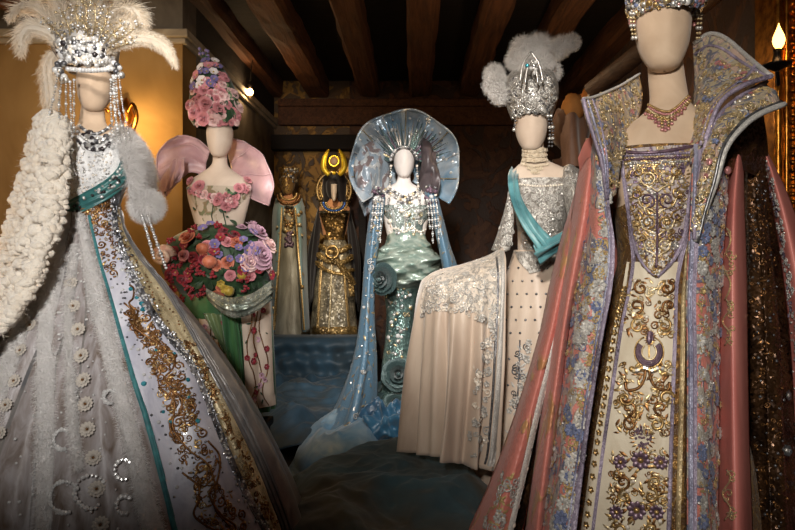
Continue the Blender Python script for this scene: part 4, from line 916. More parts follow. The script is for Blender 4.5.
b = MB(); loft(b, loft_rows([(188, 187, 251, .62), (200, 190, 249, .68), (225, 197, 241, .75), (245, 198, 241, .75)], YF, .7), 'pale_dress', 30, 60); fbo = Surf(b); fo_ = b.build('bodice', T3, 'pale ivory bodice')
b = MB(); loft(b, loft_rows([(238, 196, 243, .8), (270, 184, 262, .8), (300, 182, 270, .8), (350, 188, 273, .8), (408, 194, 275, .8)], YF, .8), 'green_satin', 50, 100, Folds(12, .05, 6), .6); fsk = Surf(b); b.build('skirt', T3, 'green satin underskirt')
b = MB(); fcp = MB()
for A, B, m in (([(240, 302), (243, 340), (245, 380), (246, 412)], [(268, 300), (270, 340), (272, 380), (274, 404)], 'cream_floral'), ([(200, 318), (202, 350), (206, 372), (210, 392)], [(226, 320), (230, 350), (234, 376), (238, 400)], 'cream_floral'), ([(186, 312), (188, 340), (192, 380), (196, 404)], [(200, 318), (202, 350), (206, 372), (208, 402)], 'olive_satin')):
    q = MB(); band(q, fsk, A, B, m, .012, 30, 10, lambda u, v: .008*math.sin(u*9)); p_ = q.build('skirt_panel', T3, {'cream_floral': 'cream panel with embroidered sprigs', 'olive_satin': 'olive satin panel'}[m])
    if m == 'cream_floral':
        su = Surf(q); e = MB()
        for k in range(3): drawn(e, su, [lerp_band(A, B, j/8, .25+.25*k+.13*math.sin(j*1.4+k)) for j in range(9)], .003, 'copper', .002, 30)
        motifs(e, su, A, B, [(T_F6, .012, .02, 'rose_lilac', 2), (T_F6, .012, .018, 'rose_red', 1), (T_LEAF, .01, .018, 'leaf_green', 2)], 26, .1, .9); e.build('sprig_embroidery', p_)
b = MB()
sheet(b, [[(206, 288, 2.86), (218, 294, 2.8), (232, 297, 2.78), (252, 293, 2.8), (272, 280, 2.96)], [(206, 294, 2.82), (218, 303, 2.76), (233, 308, 2.74), (253, 304, 2.77), (273, 290, 2.93)], [(207, 299, 2.83), (218, 310, 2.78), (234, 319, 2.78), (255, 313, 2.8), (273, 300, 2.95)]], 'silver_sage', 40, 20, ripples(5, .008, 3, along='v'))
b.build('swag', T3, 'silvery sage draped swag', solid=.004)
for i, (A, B, m) in enumerate((([(222, 310), (226, 340), (234, 380), (238, 396)], [(236, 310), (240, 340), (242, 370), (244, 392)], 'green_satin'), ([(207, 312), (214, 330), (224, 352)], [(222, 314), (226, 332), (232, 356)], 'olive_satin'))):
    q = MB(); band(q, fsk, A, B, m, .03, 24, 10, lambda u, v: .01*math.sin(u*12+v)); q.build('ribbon_tail', T3, 'satin ribbon tail', solid=.003)
# shell-pink wings at the shoulders
def wing(rows, seed):
    q = MB(); g = sheet(q, rows, 'shell_pink', 36, 30, lambda u, v: .006*np.sin(u*22+2*v)*(.3+v)+.005*np.sin(v*7+u*9)); o = q.build('organza_wing', T3, 'shell pink pleated organza wing', solid=.003)
    e = MB()
    for k in (0, 12, 24, 35): tube(e, g[:, k], .003, 'shell_pink', 5)
    tube(e, g[-1], .005, 'shell_pink', 6); e.build('wing_rib', o)
wing([[(236, 190, 3.2), (234, 180, 3.22), (232, 170, 3.24), (229, 160, 3.26), (226, 152, 3.28)], [(250, 198, 3.14), (250, 180, 3.14), (245, 166, 3.18), (236, 154, 3.24), (227, 147, 3.28)], [(262, 203, 3.1), (263, 182, 3.06), (256, 164, 3.12), (243, 150, 3.2), (228, 142, 3.27)], [(268, 206, 3.1), (273, 184, 3.06), (264, 158, 3.1), (247, 144, 3.18), (229, 138, 3.26)]], 1)
wing([[(206, 176, 3.24), (206, 166, 3.24), (208, 158, 3.26), (210, 150, 3.28)], [(190, 172, 3.22), (188, 158, 3.2), (192, 146, 3.22), (200, 140, 3.26)], [(176, 184, 3.2), (172, 164, 3.16), (176, 146, 3.2), (188, 136, 3.24)], [(166, 196, 3.2), (157, 170, 3.14), (160, 150, 3.16), (178, 135, 3.22)]], 2)
wing([[(168, 168, 3.12), (174, 160, 3.1), (184, 158, 3.1)], [(160, 182, 3.1), (170, 176, 3.06), (184, 170, 3.08)], [(160, 197, 3.1), (168, 190, 3.06), (180, 180, 3.08)]], 3)
# crown of flowers: a tall padded cone covered in blooms
b = MB(); loft(b, loft_rows([(60, 203, 216, 1), (75, 195, 228, .9), (95, 191, 237, .85), (115, 189, 240, .85), (127, 195, 238, .85)], YF, .9), 'leaf_green', 20, 40, cap=True); fc = Surf(b); fcr = b.build('flower_crown', T3, 'tall crown covered in roses and lilac')
def bloom(su, px, py, par, me, nm, size, off=.0, lab=None):
    h = su.hit(px, py)
    if h is None: return
    d = (h[1]+Vector((R.uniform(-.3, .3), 0, R.uniform(-.1, .4)))).normalized(); put(me, nm, par, h[0]+h[1]*off, d, size, label=lab)
for y in range(62, 128, 6):
    wd = np.interp(y, [60, 75, 95, 115, 127], [7, 16, 22, 24, 21]); n = int(wd/3)+1
    for k in range(n):
        x = np.interp(y, [60, 127], [209, 216])+wd*((k+.5)/n*2-1)+R.uniform(-2, 2); yy = y+R.uniform(-2, 2)
        if y < 88 and x < 218: me, nm, s = MBL[R.choice(['lilac_petal', 'lilac_petal', 'white_petal', 'rose_pink'])], 'lilac_blossom', R.uniform(.018, .026)
        elif x > 226 and y > 84 and R.random() < .5: me, nm, s = ML[R.choice(['leaf_green', 'leaf_pale'])], 'leaf', R.uniform(.025, .036)
        else: me, nm, s = MR[R.choices(['rose_pink', 'rose_pale'], [3, 2])[0]], 'rose', R.uniform(.017, .028)
        bloom(fc, x, yy, fcr, me, nm, s, .006)
for x, y, s in ((237, 107, .036), (236, 116, .03), (204, 118, .038), (195, 112, .034), (191, 105, .03), (213, 120, .032), (219, 108, .032), (206, 104, .034), (233, 94, .03)): bloom(fc, min(x, 238), y, fcr, MR[R.choice(['rose_pink', 'rose_pale'])], 'rose', s, .01)
for i in range(14): bloom(fc, R.uniform(220, 236), R.uniform(92, 122), fcr, ML[R.choice(['leaf_green', 'leaf_pale'])], 'leaf', R.uniform(.02, .034), .008)
b = MB()
for k in range(7):
    a = P(207+R.uniform(-4, 6), 64, YF); e = P(203+R.uniform(-5, 10), 50+R.uniform(-3, 6), YF); tube(b, [a, (a+e)/2+Vector((R.uniform(-.01, .01), 0, 0)), e], .003, 'leaf_green', 4); ball(b, e, .01, 'lilac_petal', 1); ball(b, (a+e)/2, .009, 'leaf_green', 1)
b.build('twig', fcr)
# garland at the neckline and stem down the bodice
b = MB(); tube(b, [fbo.at(x, y, .01)[0] for x, y in ((190, 188), (200, 194), (212, 198), (222, 200), (234, 194), (247, 187))], .008, 'leaf_green', 6); tube(b, [fbo.at(x, y, .008)[0] for x, y in ((222, 200), (223, 212), (226, 226), (226, 242))], .003, 'leaf_green', 5)
tube(b, [fbo.at(x, y, .008)[0] for x, y in ((214, 202), (212, 216), (216, 232))], .0025, 'leaf_green', 5); gar = b.build('garland', T3, 'rose garland along the neckline')
for i in range(26):
    u = i/25; x = 190+57*u; y = 187+11*math.sin(PI*u)+R.uniform(-3, 3); bloom(fbo, x, y, gar, MR[R.choice(['rose_pink', 'rose_pink', 'rose_pale'])], 'rose', R.uniform(.014, .024), .012)
for x, y, s in ((200, 187, .036), (232, 202, .03), (226, 206, .028), (218, 200, .03), (238, 188, .026), (192, 182, .026), (246, 181, .024)): bloom(fbo if y > 187 else fb_, x, y, gar, MR['rose_pink'], 'rose', s, .014)
for i in range(24): bloom(fbo, R.choice([R.uniform(192, 246), 223+R.uniform(-5, 6), 226+R.uniform(-5, 5)]), R.uniform(190, 240), gar, ML[R.choice(['leaf_green', 'leaf_pale'])], 'leaf', R.uniform(.014, .024), .01)
# belt of flowers and fruit
b = MB(); loft(b, loft_rows([(226, 196, 246, .7), (240, 172, 266, .72), (262, 163, 272, .75), (284, 172, 268, .75), (298, 190, 260, .7)], YF-.04, .75), 'leaf_green', 24, 60); bel = Surf(b); beo = b.build('flower_belt', T3, 'wide belt heaped with roses, berries and fruit')
cells = []
for y in range(230, 300, 7):
    wd = np.interp(y, [228, 242, 264, 286, 298], [26, 46, 54, 46, 34])
    for k in range(int(wd/4)): cells.append((218+wd*((k+.5)/int(wd/4)*2-1)+R.uniform(-3, 3), y+R.uniform(-3, 3)))
for x, y in cells:
    x = min(max(x, 167), 268)
    if x > 236 and y < 268: c_ = R.choice(['rose_lilac', 'lilac', 'rose_pale', 'lilac', 'leaf'])
    elif x < 205 and y > 240: c_ = R.choice(['berry', 'rose_red', 'berry', 'red', 'leaf'])
    elif y > 275: c_ = R.choice(['leaf', 'berry', 'yellow', 'rose_peach', 'leaf_pale', 'leaf'])
    else: c_ = R.choice(['rose_red', 'berry', 'rose_pink', 'red', 'leaf', 'rose_peach', 'lilac'])
    if c_ in MR: bloom(bel, x, y, beo, MR[c_], 'rose', R.uniform(.022, .034), .012)
    elif c_ == 'berry': bloom(bel, x, y, beo, MBERRY, 'berry_cluster', R.uniform(.022, .03), .012)
    elif c_.startswith('leaf'): bloom(bel, x, y, beo, ML['leaf_pale' if c_ == 'leaf_pale' else 'leaf_green'], 'leaf', R.uniform(.03, .045), .012)
    else: bloom(bel, x, y, beo, MBL[{'lilac': 'lilac_petal', 'red': 'rose_red', 'yellow': 'yellow_petal'}[c_]], 'blossom', R.uniform(.018, .028), .018)
for x, y, s, k in ((256, 235, .06, 'rose_lilac'), (258, 256, .075, 'rose_lilac'), (266, 246, .05, 'rose_pale'), (248, 262, .05, 'rose_pale'), (251, 226, .045, 'rose_lilac'), (190, 240, .04, 'rose_peach'), (186, 256, .03, 'rose_pink')): bloom(bel, min(x, 266), max(y, 229), beo, MR[k], 'rose', s, .02, 'large lilac pink rose' if s > .058 else None)
def fruit(x, y, r, m, nm, lab):
    h = bel.hit(x, y)
    if h: q = MB(); ball(q, h[0]+h[1]*r*.7, r, m, 2, (1, 1, .92), .03); q.build(nm, beo, lab)
fruit(211, 262, .036, 'rose_peach', 'peach', 'orange peach'); fruit(204, 250, .03, 'rose_peach', 'peach', 'orange peach'); fruit(229, 289, .028, 'yellow_petal', 'lemon', 'yellow green fruit'); fruit(241, 275, .022, 'yellow_petal', 'lemon', 'yellow green fruit')
h = bel.hit(171, 257)
if h:
    q = MB(); c_ = h[0]+h[1]*.03
    tube(q, [tuple(c_+Vector((.045*math.cos(a)*(1-a/16), -.02-a*.004, .04*math.sin(a)*(1-a/16)))) for a in np.linspace(0, 14, 60)], np.linspace(.02, .004, 60), 'shell_cream', 8); ball(q, c_, .042, 'shell_cream', 2, (1, .8, .9)); q.build('snail_shell', beo, 'pink cream spiral shell')
# ================================================================== 4. blue shell-collared figure
YB = 3.8
brocade('sea_silk', (120, 132, 142), (172, 176, 178), (116, 104, 104), 6, .5, .3, .32)
cloth('shade_silk', (92, 82, 84), (58, 50, 52), 10, (1, 1, 1), .4, .3, sheen=0)  # shade between head and right crescent, put into the lobe's colour
cloth('shell_blue', (112, 146, 170), (184, 190, 194), 6, (1, 1, 1), .24, .25, .25, sheen=.3, coat=.3, dist=.03)
sequin('sea_sequin', (132, 160, 156), (196, 204, 196), 230, .26, .6, .45)
sequin('deep_sequin', (70, 104, 104), (130, 156, 148), 230, .28, .6, .45)
cloth('sea_satin', (72, 94, 92), (38, 58, 60), 14, (1, 1, .6), .3, .3, .2, sheen=.3)
brocade('blue_cape', (84, 116, 138), (132, 146, 154), (140, 124, 100), 9, .64, .3, .38)
cloth('blue_gauze', (76, 118, 146), (128, 148, 158), 6, (1, 1, 1), .4, .4, sheen=.4)
cloth('hip_silk', (110, 132, 122), (168, 178, 166), 16, (1, 1, 2), .32, .4, .25, sheen=0)
cloth('azure_silk', (46, 96, 126), (28, 62, 88), 10, (1, 1, 1), .35, .3, sheen=.4)
cloth('white_form', (228, 220, 214), (218, 208, 200), 9, (1, 1, 1), .65, .08, sheen=0)
T4 = thing('dressed_mannequin', (P(400, 0, YB).x, YB, 0), 'mannequin with round pale blue shell collar and sea-green mermaid gown', 'mannequin', 'costumed mannequins')
b = MB(); head(b, 404, 178, YB, 21.5, 'white_form', .05, ridge=.03)
loft(b, loft_rows([(158, 398, 410, .9), (178, 397.5, 410.5, .9), (184, 394, 413, .8), (190, 383, 425, .55), (198, 377, 433, .52), (212, 382, 430, .6), (240, 388, 424)], YB, .7), 'white_form', 34, 44); bf = Surf(b); b.build('mannequin_form', T4)
b = MB(); loft(b, loft_rows([(206, 381, 431, .68), (214, 383, 430, .74), (226, 387, 426, .76), (240, 388, 425, .78), (252, 382, 430, .8), (262, 378, 432)], YB, .75), 'sea_sequin', 34, 72); bb_ = Surf(b); bbo = b.build('bodice', T4, 'silvery sea-green bodice')
b = MB(); loft(b, loft_rows([(250, 381, 431, .85), (270, 376, 436, .85), (286, 382, 424, .9), (310, 386, 414, .95), (340, 385, 413, .95), (362, 382, 412, .95), (385, 380, 412, .95), (410, 378, 416, .95), (438, 374, 420, .95)], YB, .85), 'deep_sequin', 60, 80, Folds(9, .05, 3), .8); bsk = Surf(b); bso = b.build('skirt', T4, 'narrow sea-green sequinned skirt')
e = MB()
for y, m in ((209, 'silver'), (230, 'pearl')):
    for k in range(22): place(e, T_BEAD2, frame_at(bb_, 384+k*2.05, y+2*math.sin(k*.8), .003), .008, m)
for i in range(70): place(e, R.choice([T_LEAF, T_CURL, T_BEAD2]), frame_at(bb_, R.uniform(388, 424), R.uniform(210, 256), .002), R.uniform(.008, .018), R.choice(['silver', 'pearl', 'pale_gold', 'silver_thread']))
for s in (-1, 0, 1): drawn(e, bb_, [(405+s*12, 210), (405+s*9, 232), (405+s*11, 256)], .004, 'silver_thread', .003, 20)
e.build('bead_embroidery', bbo)
# twisted hip drapery
def swirl(cx, cy, r, Y, turns, m, thick, par, nm, lab, sx=1):
    q = MB(); a = np.linspace(0, turns*2*PI, int(turns*22)); rr = r*(.12+.88*a/a[-1])
    tube(q, [tuple(P(cx+sx*k*math.cos(t), cy+k*.9*math.sin(t), Y-.06*(1-k/r))) for t, k in zip(a, rr)], thick*(.6+.4*rr/r), m, 7, True, 1.6); 
    return q.build(nm, par, lab)
q = MB(); rr_ = cr_len(loft_rows([(232, 388.5, 424, .8), (244, 384, 429, .88), (254, 374, 438, .92), (264, 369, 443, .95), (276, 371, 441, .95), (286, 381, 426, .95), (291, 386, 416, .9)], YB, .9), 60); nt_ = 120; V = []
for j, (z, cx_, cy_, rx, ry) in enumerate(rr_):
    v_ = j/59
    for i in range(nt_):
        th = 2*PI*i/nt_-PI; en = math.sin(PI*min(1, v_*1.05))
        k = 1+en*(.10*math.sin(v_*24+2.6*math.sin(th*1.5+.6)+th*2.2)+.06*math.sin(v_*43-th*4+1.8*math.sin(th*4+v_*5))+.05*math.sin(th*6+v_*8)+.02*math.sin(v_*90+th*9))
        V.append((cx_+rx*k*math.sin(th), cy_-ry*k*math.cos(th), z))
q.add(V, [x[::-1] for x in grid_faces(nt_, 60, True)], 'hip_silk'); hps = Surf(q); q.build('hip_drape', T4, 'gathered sea-green silk over the hips')
MSR = proto(rose_mesh(['sea_satin'], seed=4), 'satin_rose')
for x, y, sz, lab in ((384, 278, .1, 'satin rose on the left hip'), (398, 374, .105, 'dark satin rose low on the skirt'), (395, 404, .075, 'small satin rose below the larger one')):
    su_ = hps if y < 300 else bsk; h = su_.hit(x, y); put(MSR, 'satin_rose', T4, h[0]+h[1]*.02, h[1]+Vector((0, 0, .2)), sz, .4, lab)
q = MB()
for x, y in ((372, 382), (408, 388), (380, 394), (412, 366)):
    h = bsk.hit(min(max(x, 384), 410), y)
    if h: q = MB(); me_ = leaf_mesh('sea_satin'); vv_ = me_.arr()*.08; fr_ = frame_at(bsk, min(max(x, 384), 410), y, .01, R.uniform(0, 6)); q.add(vv_@fr_[0]+fr_[1], me_.f, 'sea_satin'); q.build('satin_leaf', T4)
e = MB()
for i in range(60): place(e, R.choice([T_LEAF, T_CURL, T_GEM]), frame_at(bsk, R.uniform(386, 412), R.uniform(288, 362), .002), R.uniform(.008, .016), R.choice(['silver', 'silver_thread', 'crystal', 'pale_gold']), False)
e.build('bead_embroidery', bso)
# shell collar: pleated fan bent forward at its rim, with a turned lobe each side
nu, nv = 120, 22; V = []
for j in range(nv):
    v = j/(nv-1)
    for i in range(nu):
        a = math.radians(-128+256*i/(nu-1)); rad = 9+44.5*v; pl = math.sin(i*1.05)
        rad *= 1+.025*v*math.sin(math.degrees(a)*.115+.6); px = 405+rad*math.sin(a)*(1+.02*v); py = 164+(12*(1-v))-rad*math.cos(a)
        low = max(0, abs(math.degrees(a))-95)/33
        Y = 3.93-.16*v**2+.008*pl*v-.16*low*v+(.034*math.sin(math.degrees(a)*.115+1.1*math.sin(v*4))+.02*math.sin(math.degrees(a)*.21+v*7))*v
        V.append(tuple(P(px, py+ (low*6*v), Y+.01*math.sin(v*11+i*.2))))
b = MB(); f_ = grid_faces(nu, nv); b.add(V, [q[::-1] for q in f_], 'shell_blue'); orient(b); shl = Surf(b); sho = b.build('shell_collar', T4, 'round pleated pale blue shell collar', solid=.006)
g = np.array(V).reshape(nv, nu, 3)
e = MB(); tube(e, g[-1], .008, 'shell_blue', 6)
for k in range(0, nu, 12): tube(e, g[2:, k]+np.array((0, -.008, 0)), .0035, 'pale_gold' if k % 24 else 'silver_thread', 5)
e.build('collar_rib', sho)
e = MB()
for i in range(110):
    a = math.radians(R.uniform(-115, 115)); r = R.uniform(24, 52); place(e, R.choice([T_GEM, T_LEAF, T_BEAD]), frame_at(shl, 405+r*math.sin(a), 166-r*math.cos(a), .003), R.uniform(.006, .014), R.choice(['silver', 'crystal', 'silver_thread']), False)
e.build('collar_sequin', sho)
for s in (-1, 1):                                                       # crumpled inner lobes beside the head; the right one coloured dark as shade
    kx = 1 if s < 0 else .68; q = MB(); sheet(q, [[(405+s*14, 150, 3.86), (405+s*24*kx, 140, 3.8), (405+s*36*kx, 142, 3.76), (405+s*46*kx, 152, 3.74)], [(405+s*15, 166, 3.84), (405+s*26*kx, 160, 3.72), (405+s*38*kx, 164, 3.68), (405+s*51*kx, 172, 3.7)], [(405+s*16, 182, 3.82), (405+s*26*kx, 184, 3.74), (405+s*38*kx, 192, 3.7), (405+s*48*kx, 196, 3.7)], [(405+s*18, 194, 3.8), (405+s*26*kx, 202, 3.76), (405+s*34*kx, 212, 3.72), (405+s*40*kx, 216, 3.7)]], 'sea_silk' if s < 0 else 'shade_silk', 20, 24, lambda u, v: .012*np.sin(u*8+v*4)+.008*np.sin(v*9-u*6)+.005*np.sin(u*23+v*13)); q.build('collar_lobe', T4, 'crumpled lobe of the collar, iridescent at left, coloured as shade at right', solid=.004)
q = MB()
for k in range(27):
    a = math.radians(-72+144*k/26); r0, r1 = 15, R.uniform(38, 56)
    tube(q, [tuple(P(405+r*math.sin(a), 166-r*math.cos(a), 3.74+.1*(r-r0)/40)) for r in (r0, (r0+r1)/2, r1)], [.008, .005, .0015], R.choice(['steel_bead', 'sea_satin', 'silver', 'deep_sequin', 'pale_gold', 'amethyst']), 5)
for k in range(25):
    a = math.radians(-80+160*k/24); place(q, T_BEAD2, None, 0, 'silver'); ball(q, P(404+13.4*math.sin(a), 162-15*math.cos(a), 3.72), .012, R.choice(['silver', 'crystal', 'steel_bead']), 1)
q.build('spiky_tiara', T4, 'tiara of thin radiating spines')
q = MB()
for k in range(19):
    u = k/18*2-1; y = 191+6*(1-u*u)
    for j in range(1+int(2.6*(1-abs(u)*.6))): place(q, R.choice([T_BEAD2, T_F5]), frame_at(bf, 405+u*(18+j), y+j*3.6-4*abs(u), .006), R.uniform(.009, .015), R.choice(['silver', 'pearl', 'steel_bead', 'pale_gold']))
q.build('necklace', T4, 'silver beaded necklace')
for s in (-1, 1):
    q = MB(); bead_string(q, [P(404+s*13, 166, 3.72), P(404+s*14, 184, 3.7), P(404+s*16, 204, 3.66)], .007, 'silver', 4, 'pearl'); q.build('bead_strand', T4)
# capes
q = MB(); cl = [[(374, 196, 3.72), (380, 192, 3.66), (386, 194, 3.68)], [(368, 226, 3.72), (375, 222, 3.6), (384, 224, 3.68)], [(364, 262, 3.7), (371, 258, 3.56), (378, 262, 3.66)], [(360, 310, 3.68), (368, 308, 3.52), (376, 310, 3.62)], [(352, 356, 3.64), (365, 356, 3.46), (378, 358, 3.58)], [(338, 396, 3.58), (358, 396, 3.38), (378, 396, 3.54)], [(322, 424, 3.5), (350, 428, 3.28), (376, 428, 3.5)], [(306, 440, 3.36), (346, 446, 3.12), (372, 446, 3.4)]]
sheet(q, cl, 'blue_cape', 30, 70, ripples(2.4, .024, 2)); cs_ = Surf(q); cpo_ = q.build('cape', T4, 'blue silk cape falling to the floor at left', solid=.004)
e = MB(); motifs(e, cs_, [(c_[0][0]+2, c_[0][1]) for c_ in cl], [(c_[2][0]-1, c_[2][1]) for c_ in cl], [(T_LEAF, .01, .022, 'pale_gold', 2), (T_GEM, .005, .01, 'silver', 2), (T_CURL, .01, .02, 'silver_thread', 1)], 80, .1, .9); e.build('cape_sequin', cpo_)
q = MB(); sheet(q, [[(424, 192, 3.68), (430, 190, 3.64), (437, 194, 3.7)], [(430, 215, 3.68), (438, 212, 3.62), (443, 216, 3.7)], [(436, 240, 3.66), (444, 238, 3.6), (450, 244, 3.7)], [(440, 264, 3.66), (450, 264, 3.6), (458, 268, 3.7)], [(446, 300, 3.7), (456, 300, 3.64), (466, 304, 3.74)], [(450, 420, 3.76), (462, 420, 3.7), (474, 424, 3.8)]], 'blue_cape', 20, 40, ripples(2, .012, 7)); q.build('cape', T4, 'blue silk cape at the right shoulder', solid=.004)
for s in (-1, 1):
    q = MB()
    for k in range(26): ball(q, P(405+s*(26+R.uniform(-5, 5)), R.uniform(186, 204), 3.66+R.uniform(-.03, .03)), R.uniform(.008, .018), R.choice(['silver', 'crystal', 'steel_bead', 'amethyst', 'pearl']), 1)
    for k in range(4): bead_string(q, [P(405+s*(22+k*3), 200, 3.62), P(405+s*(24+k*3), 218, 3.6), P(405+s*(25+k*3), 236+R.uniform(-8, 8), 3.62)], .006, 'silver', 3, 'crystal')
    q.build('shoulder_jewel', T4)
# ================================================================== 5. white gown with turquoise sash
YW = 2.9
cloth('ivory_silk', (212, 194, 176), (184, 162, 144), 7, (1, 1, .2), .42, .15, sheen=.3)
brocade('ivory_lace', (216, 204, 190), (168, 162, 154), (188, 180, 170), 26, .52, .3, .45)
brocade('silver_brocade', (126, 120, 112), (186, 182, 176), (150, 146, 140), 24, .45, .6, .35)
cloth('turquoise_silk', (96, 152, 158), (58, 106, 114), 10, (1, .4, 1), .38, .2, sheen=.3)
cloth('lace', (214, 200, 178), (190, 172, 146), 60, (1, 1, 1), .7, .4)
T5 = thing('dressed_mannequin', (P(530, 0, YW).x, YW, 0), 'mannequin in ivory gown with turquoise sash and white-plumed silver headdress', 'mannequin', 'costumed mannequins')
b = MB(); head(b, 531, 152, YW, 33, 'pale_form', -.12, ridge=.03)
loft(b, loft_rows([(128, 522, 543, .9), (150, 523, 544, .9), (160, 523, 547, .85), (167, 516, 561, .6), (174, 511, 573, .52), (190, 511, 574, .56), (220, 517, 566), (255, 518, 560)], YW, .7), 'pale_form', 40, 48); wf = Surf(b); b.build('mannequin_form', T5)
b = MB(); loft(b, loft_rows([(180, 509, 577, .6), (196, 511, 574, .66), (220, 516, 567, .72), (246, 519, 560, .76), (262, 516, 562, .78)], YW, .7), 'silver_brocade', 34, 72); wb = Surf(b); wbo = b.build('bodice', T5, 'silver brocade bodice')
q = MB(); band(q, wb, [(517, 250), (519, 262)], [(558, 250), (556, 262)], 'silver_brocade', .004, 6, 10)
e = MB(); motifs(e, wb, [(514, 184), (518, 220), (520, 256)], [(572, 184), (564, 220), (556, 256)], [(T_CURL, .01, .018, 'silver_thread', 3), (T_LEAF, .009, .016, 'silver_thread', 3), (T_BEAD2, .004, .007, 'silver', 2), (T_F5, .008, .014, 'silver', 2)], 190, .05, .95)
for k in range(20): place(e, T_BEAD2, frame_at(wb, 517+k*2.6, 184+2.2*math.sin(PI*k/19), .003), .006, 'pearl')
e.build('bead_embroidery', wbo)
b = MB(); loft(b, loft_rows([(250, 514, 562, .82), (280, 505, 572, .85), (330, 494, 590, .9), (400, 478, 610, .9), (470, 466, 630, .9), (488, 464, 634, .9)], YW, .85), 'ivory_silk', 60, 110, Folds(13, .035, 4), .8); wsk = Surf(b); wso = b.build('skirt', T5, 'ivory silk skirt front')
e = MB()
for row in range(13):
    for k in range(5):
        x = 509+k*9.5+(row % 2)*4.7-row*.6; y = 268+row*13
        if y < 300+abs(k-2)*45 or row < 5: place(e, T_BEAD2, frame_at(wsk, x, y, .002), .006, 'steel_bead')
motifs(e, wsk, [(516, 348), (512, 380), (505, 430), (498, 470)], [(530, 340), (530, 380), (528, 430), (524, 470)], [(T_LEAF, .012, .02, 'silver_thread', 3), (T_CURL, .012, .02, 'steel_bead', 2), (T_F5, .012, .018, 'silver_thread', 2)], 80, .05, .95)
drawn(e, wsk, [(520, 340), (519, 370), (516, 420), (510, 470)], .004, 'steel_bead', .002, 30); e.build('bead_embroidery', wso)
# peplum points of brocade at the waist
q = MB(); band(q, wsk, [(516, 252), (520, 262), (527, 270)], [(560, 252), (548, 268), (530, 274)], 'silver_brocade', .01, 16, 12); q.build('peplum', T5, 'pointed brocade waist')
# side skirt spread over a pannier to the left
tr = [[(503, 247, 2.76), (486, 256, 2.82), (462, 264, 2.86), (438, 270, 2.9), (424, 278, 2.98), (420, 284, 3.1)], [(506, 262, 2.60), (486, 270, 2.6), (462, 278, 2.62), (438, 282, 2.66), (422, 292, 2.8), (416, 300, 3.05)], [(505, 300, 2.56), (484, 306, 2.54), (460, 310, 2.54), (436, 314, 2.58), (418, 320, 2.72), (413, 325, 3.0)], [(502, 350, 2.54), (482, 356, 2.5), (458, 360, 2.5), (434, 362, 2.55), (414, 366, 2.7), (410, 368, 3.0)], [(498, 410, 2.52), (478, 416, 2.47), (454, 414, 2.47), (432, 412, 2.52), (411, 412, 2.68), (407, 410, 3.0)], [(494, 470, 2.5), (474, 468, 2.44), (450, 462, 2.44), (430, 456, 2.5), (409, 452, 2.66), (405, 446, 3.0)]]
def fold_(u, v): return (.012+.05*v)*(.55*np.sin(u*31+1)+.35*np.sin(u*53+2+v)+.3*np.sin(u*19))*np.clip((v-.12)*2, 0, 1)
q = MB(); sheet(q, tr, 'ivory_silk', 110, 60, fold_); ts = Surf(q); tso = q.build('side_skirt', T5, 'ivory silk side skirt spread to the left', solid=.005)
q = MB(); band(q, ts, [(501, 250), (462, 267), (438, 273), (423, 284)], [(503, 330), (470, 310), (440, 302), (420, 312)], 'ivory_lace', .003, 40, 26); q.build('lace_overlay', tso, 'silver lace over the hip')
e = MB(); motifs(e, ts, [(500, 252), (470, 264), (440, 274), (424, 286)], [(502, 325), (470, 318), (444, 312), (420, 318)], [(T_CURL, .01, .02, 'silver_thread', 3), (T_LEAF, .01, .017, 'silver_thread', 3), (T_F5, .008, .014, 'pearl', 2), (T_BEAD2, .004, .006, 'silver', 2)], 330, .02, .98)
for cx, y in ((487, 318), (486, 350), (482, 380), (480, 412), (478, 444)):
    for k in range(16): place(e, R.choice([T_CURL, T_LEAF, T_F5]), frame_at(ts, cx+R.uniform(-8, 9), y+R.uniform(-13, 13), .002), R.uniform(.01, .02), R.choice(['silver_thread', 'silver_thread', 'pearl']))
e.build('lace_embroidery', tso)
q = MB(); ribbon(q, ts, [(502, 252), (503, 280), (501, 330), (498, 390), (493, 450), (490, 466)], [2, 2.6, 3], 'silver_thread', .008, 60); ribbon(q, ts, [(497, 258), (498, 280), (496, 330), (493, 390), (488, 450), (485, 464)], 1.2, 'steel_bead', .006, 60); q.build('silver_border', tso, 'silver braid border')
# sash
def sash_(rows, seed, nm='sash'):
    q = MB(); sheet(q, rows, 'turquoise_silk', 22, 50, lambda u, v: .009*np.sin(u*15+v*2.5+seed)+.004*np.sin(u*31+v*5)); return q.build(nm, T5, 'turquoise silk sash', solid=.004)
sash_([[(510, 169, 2.98), (514, 168, 2.94), (519, 171, 2.88)], [(507, 178, 2.84), (512, 178, 2.77), (518, 180, 2.75)], [(509, 196, 2.75), (515, 197, 2.70), (522, 197, 2.72)], [(515, 214, 2.69), (522, 214, 2.65), (530, 213, 2.68)], [(525, 232, 2.66), (532, 231, 2.62), (540, 228, 2.66)], [(536, 248, 2.64), (543, 245, 2.6), (550, 240, 2.64)], [(541, 262, 2.64), (547, 256, 2.62), (556, 252, 2.64)]], 0)
sash_([[(577, 218, 2.8), (578, 224, 2.76), (578, 231, 2.78)], [(566, 230, 2.7), (568, 235, 2.66), (570, 241, 2.7)], [(553, 238, 2.64), (555, 244, 2.58), (559, 250, 2.64)], [(541, 243, 2.64), (544, 251, 2.57), (549, 258, 2.63)], [(534, 247, 2.64), (536, 256, 2.6), (541, 266, 2.63)]], 2, 'sash_knot')
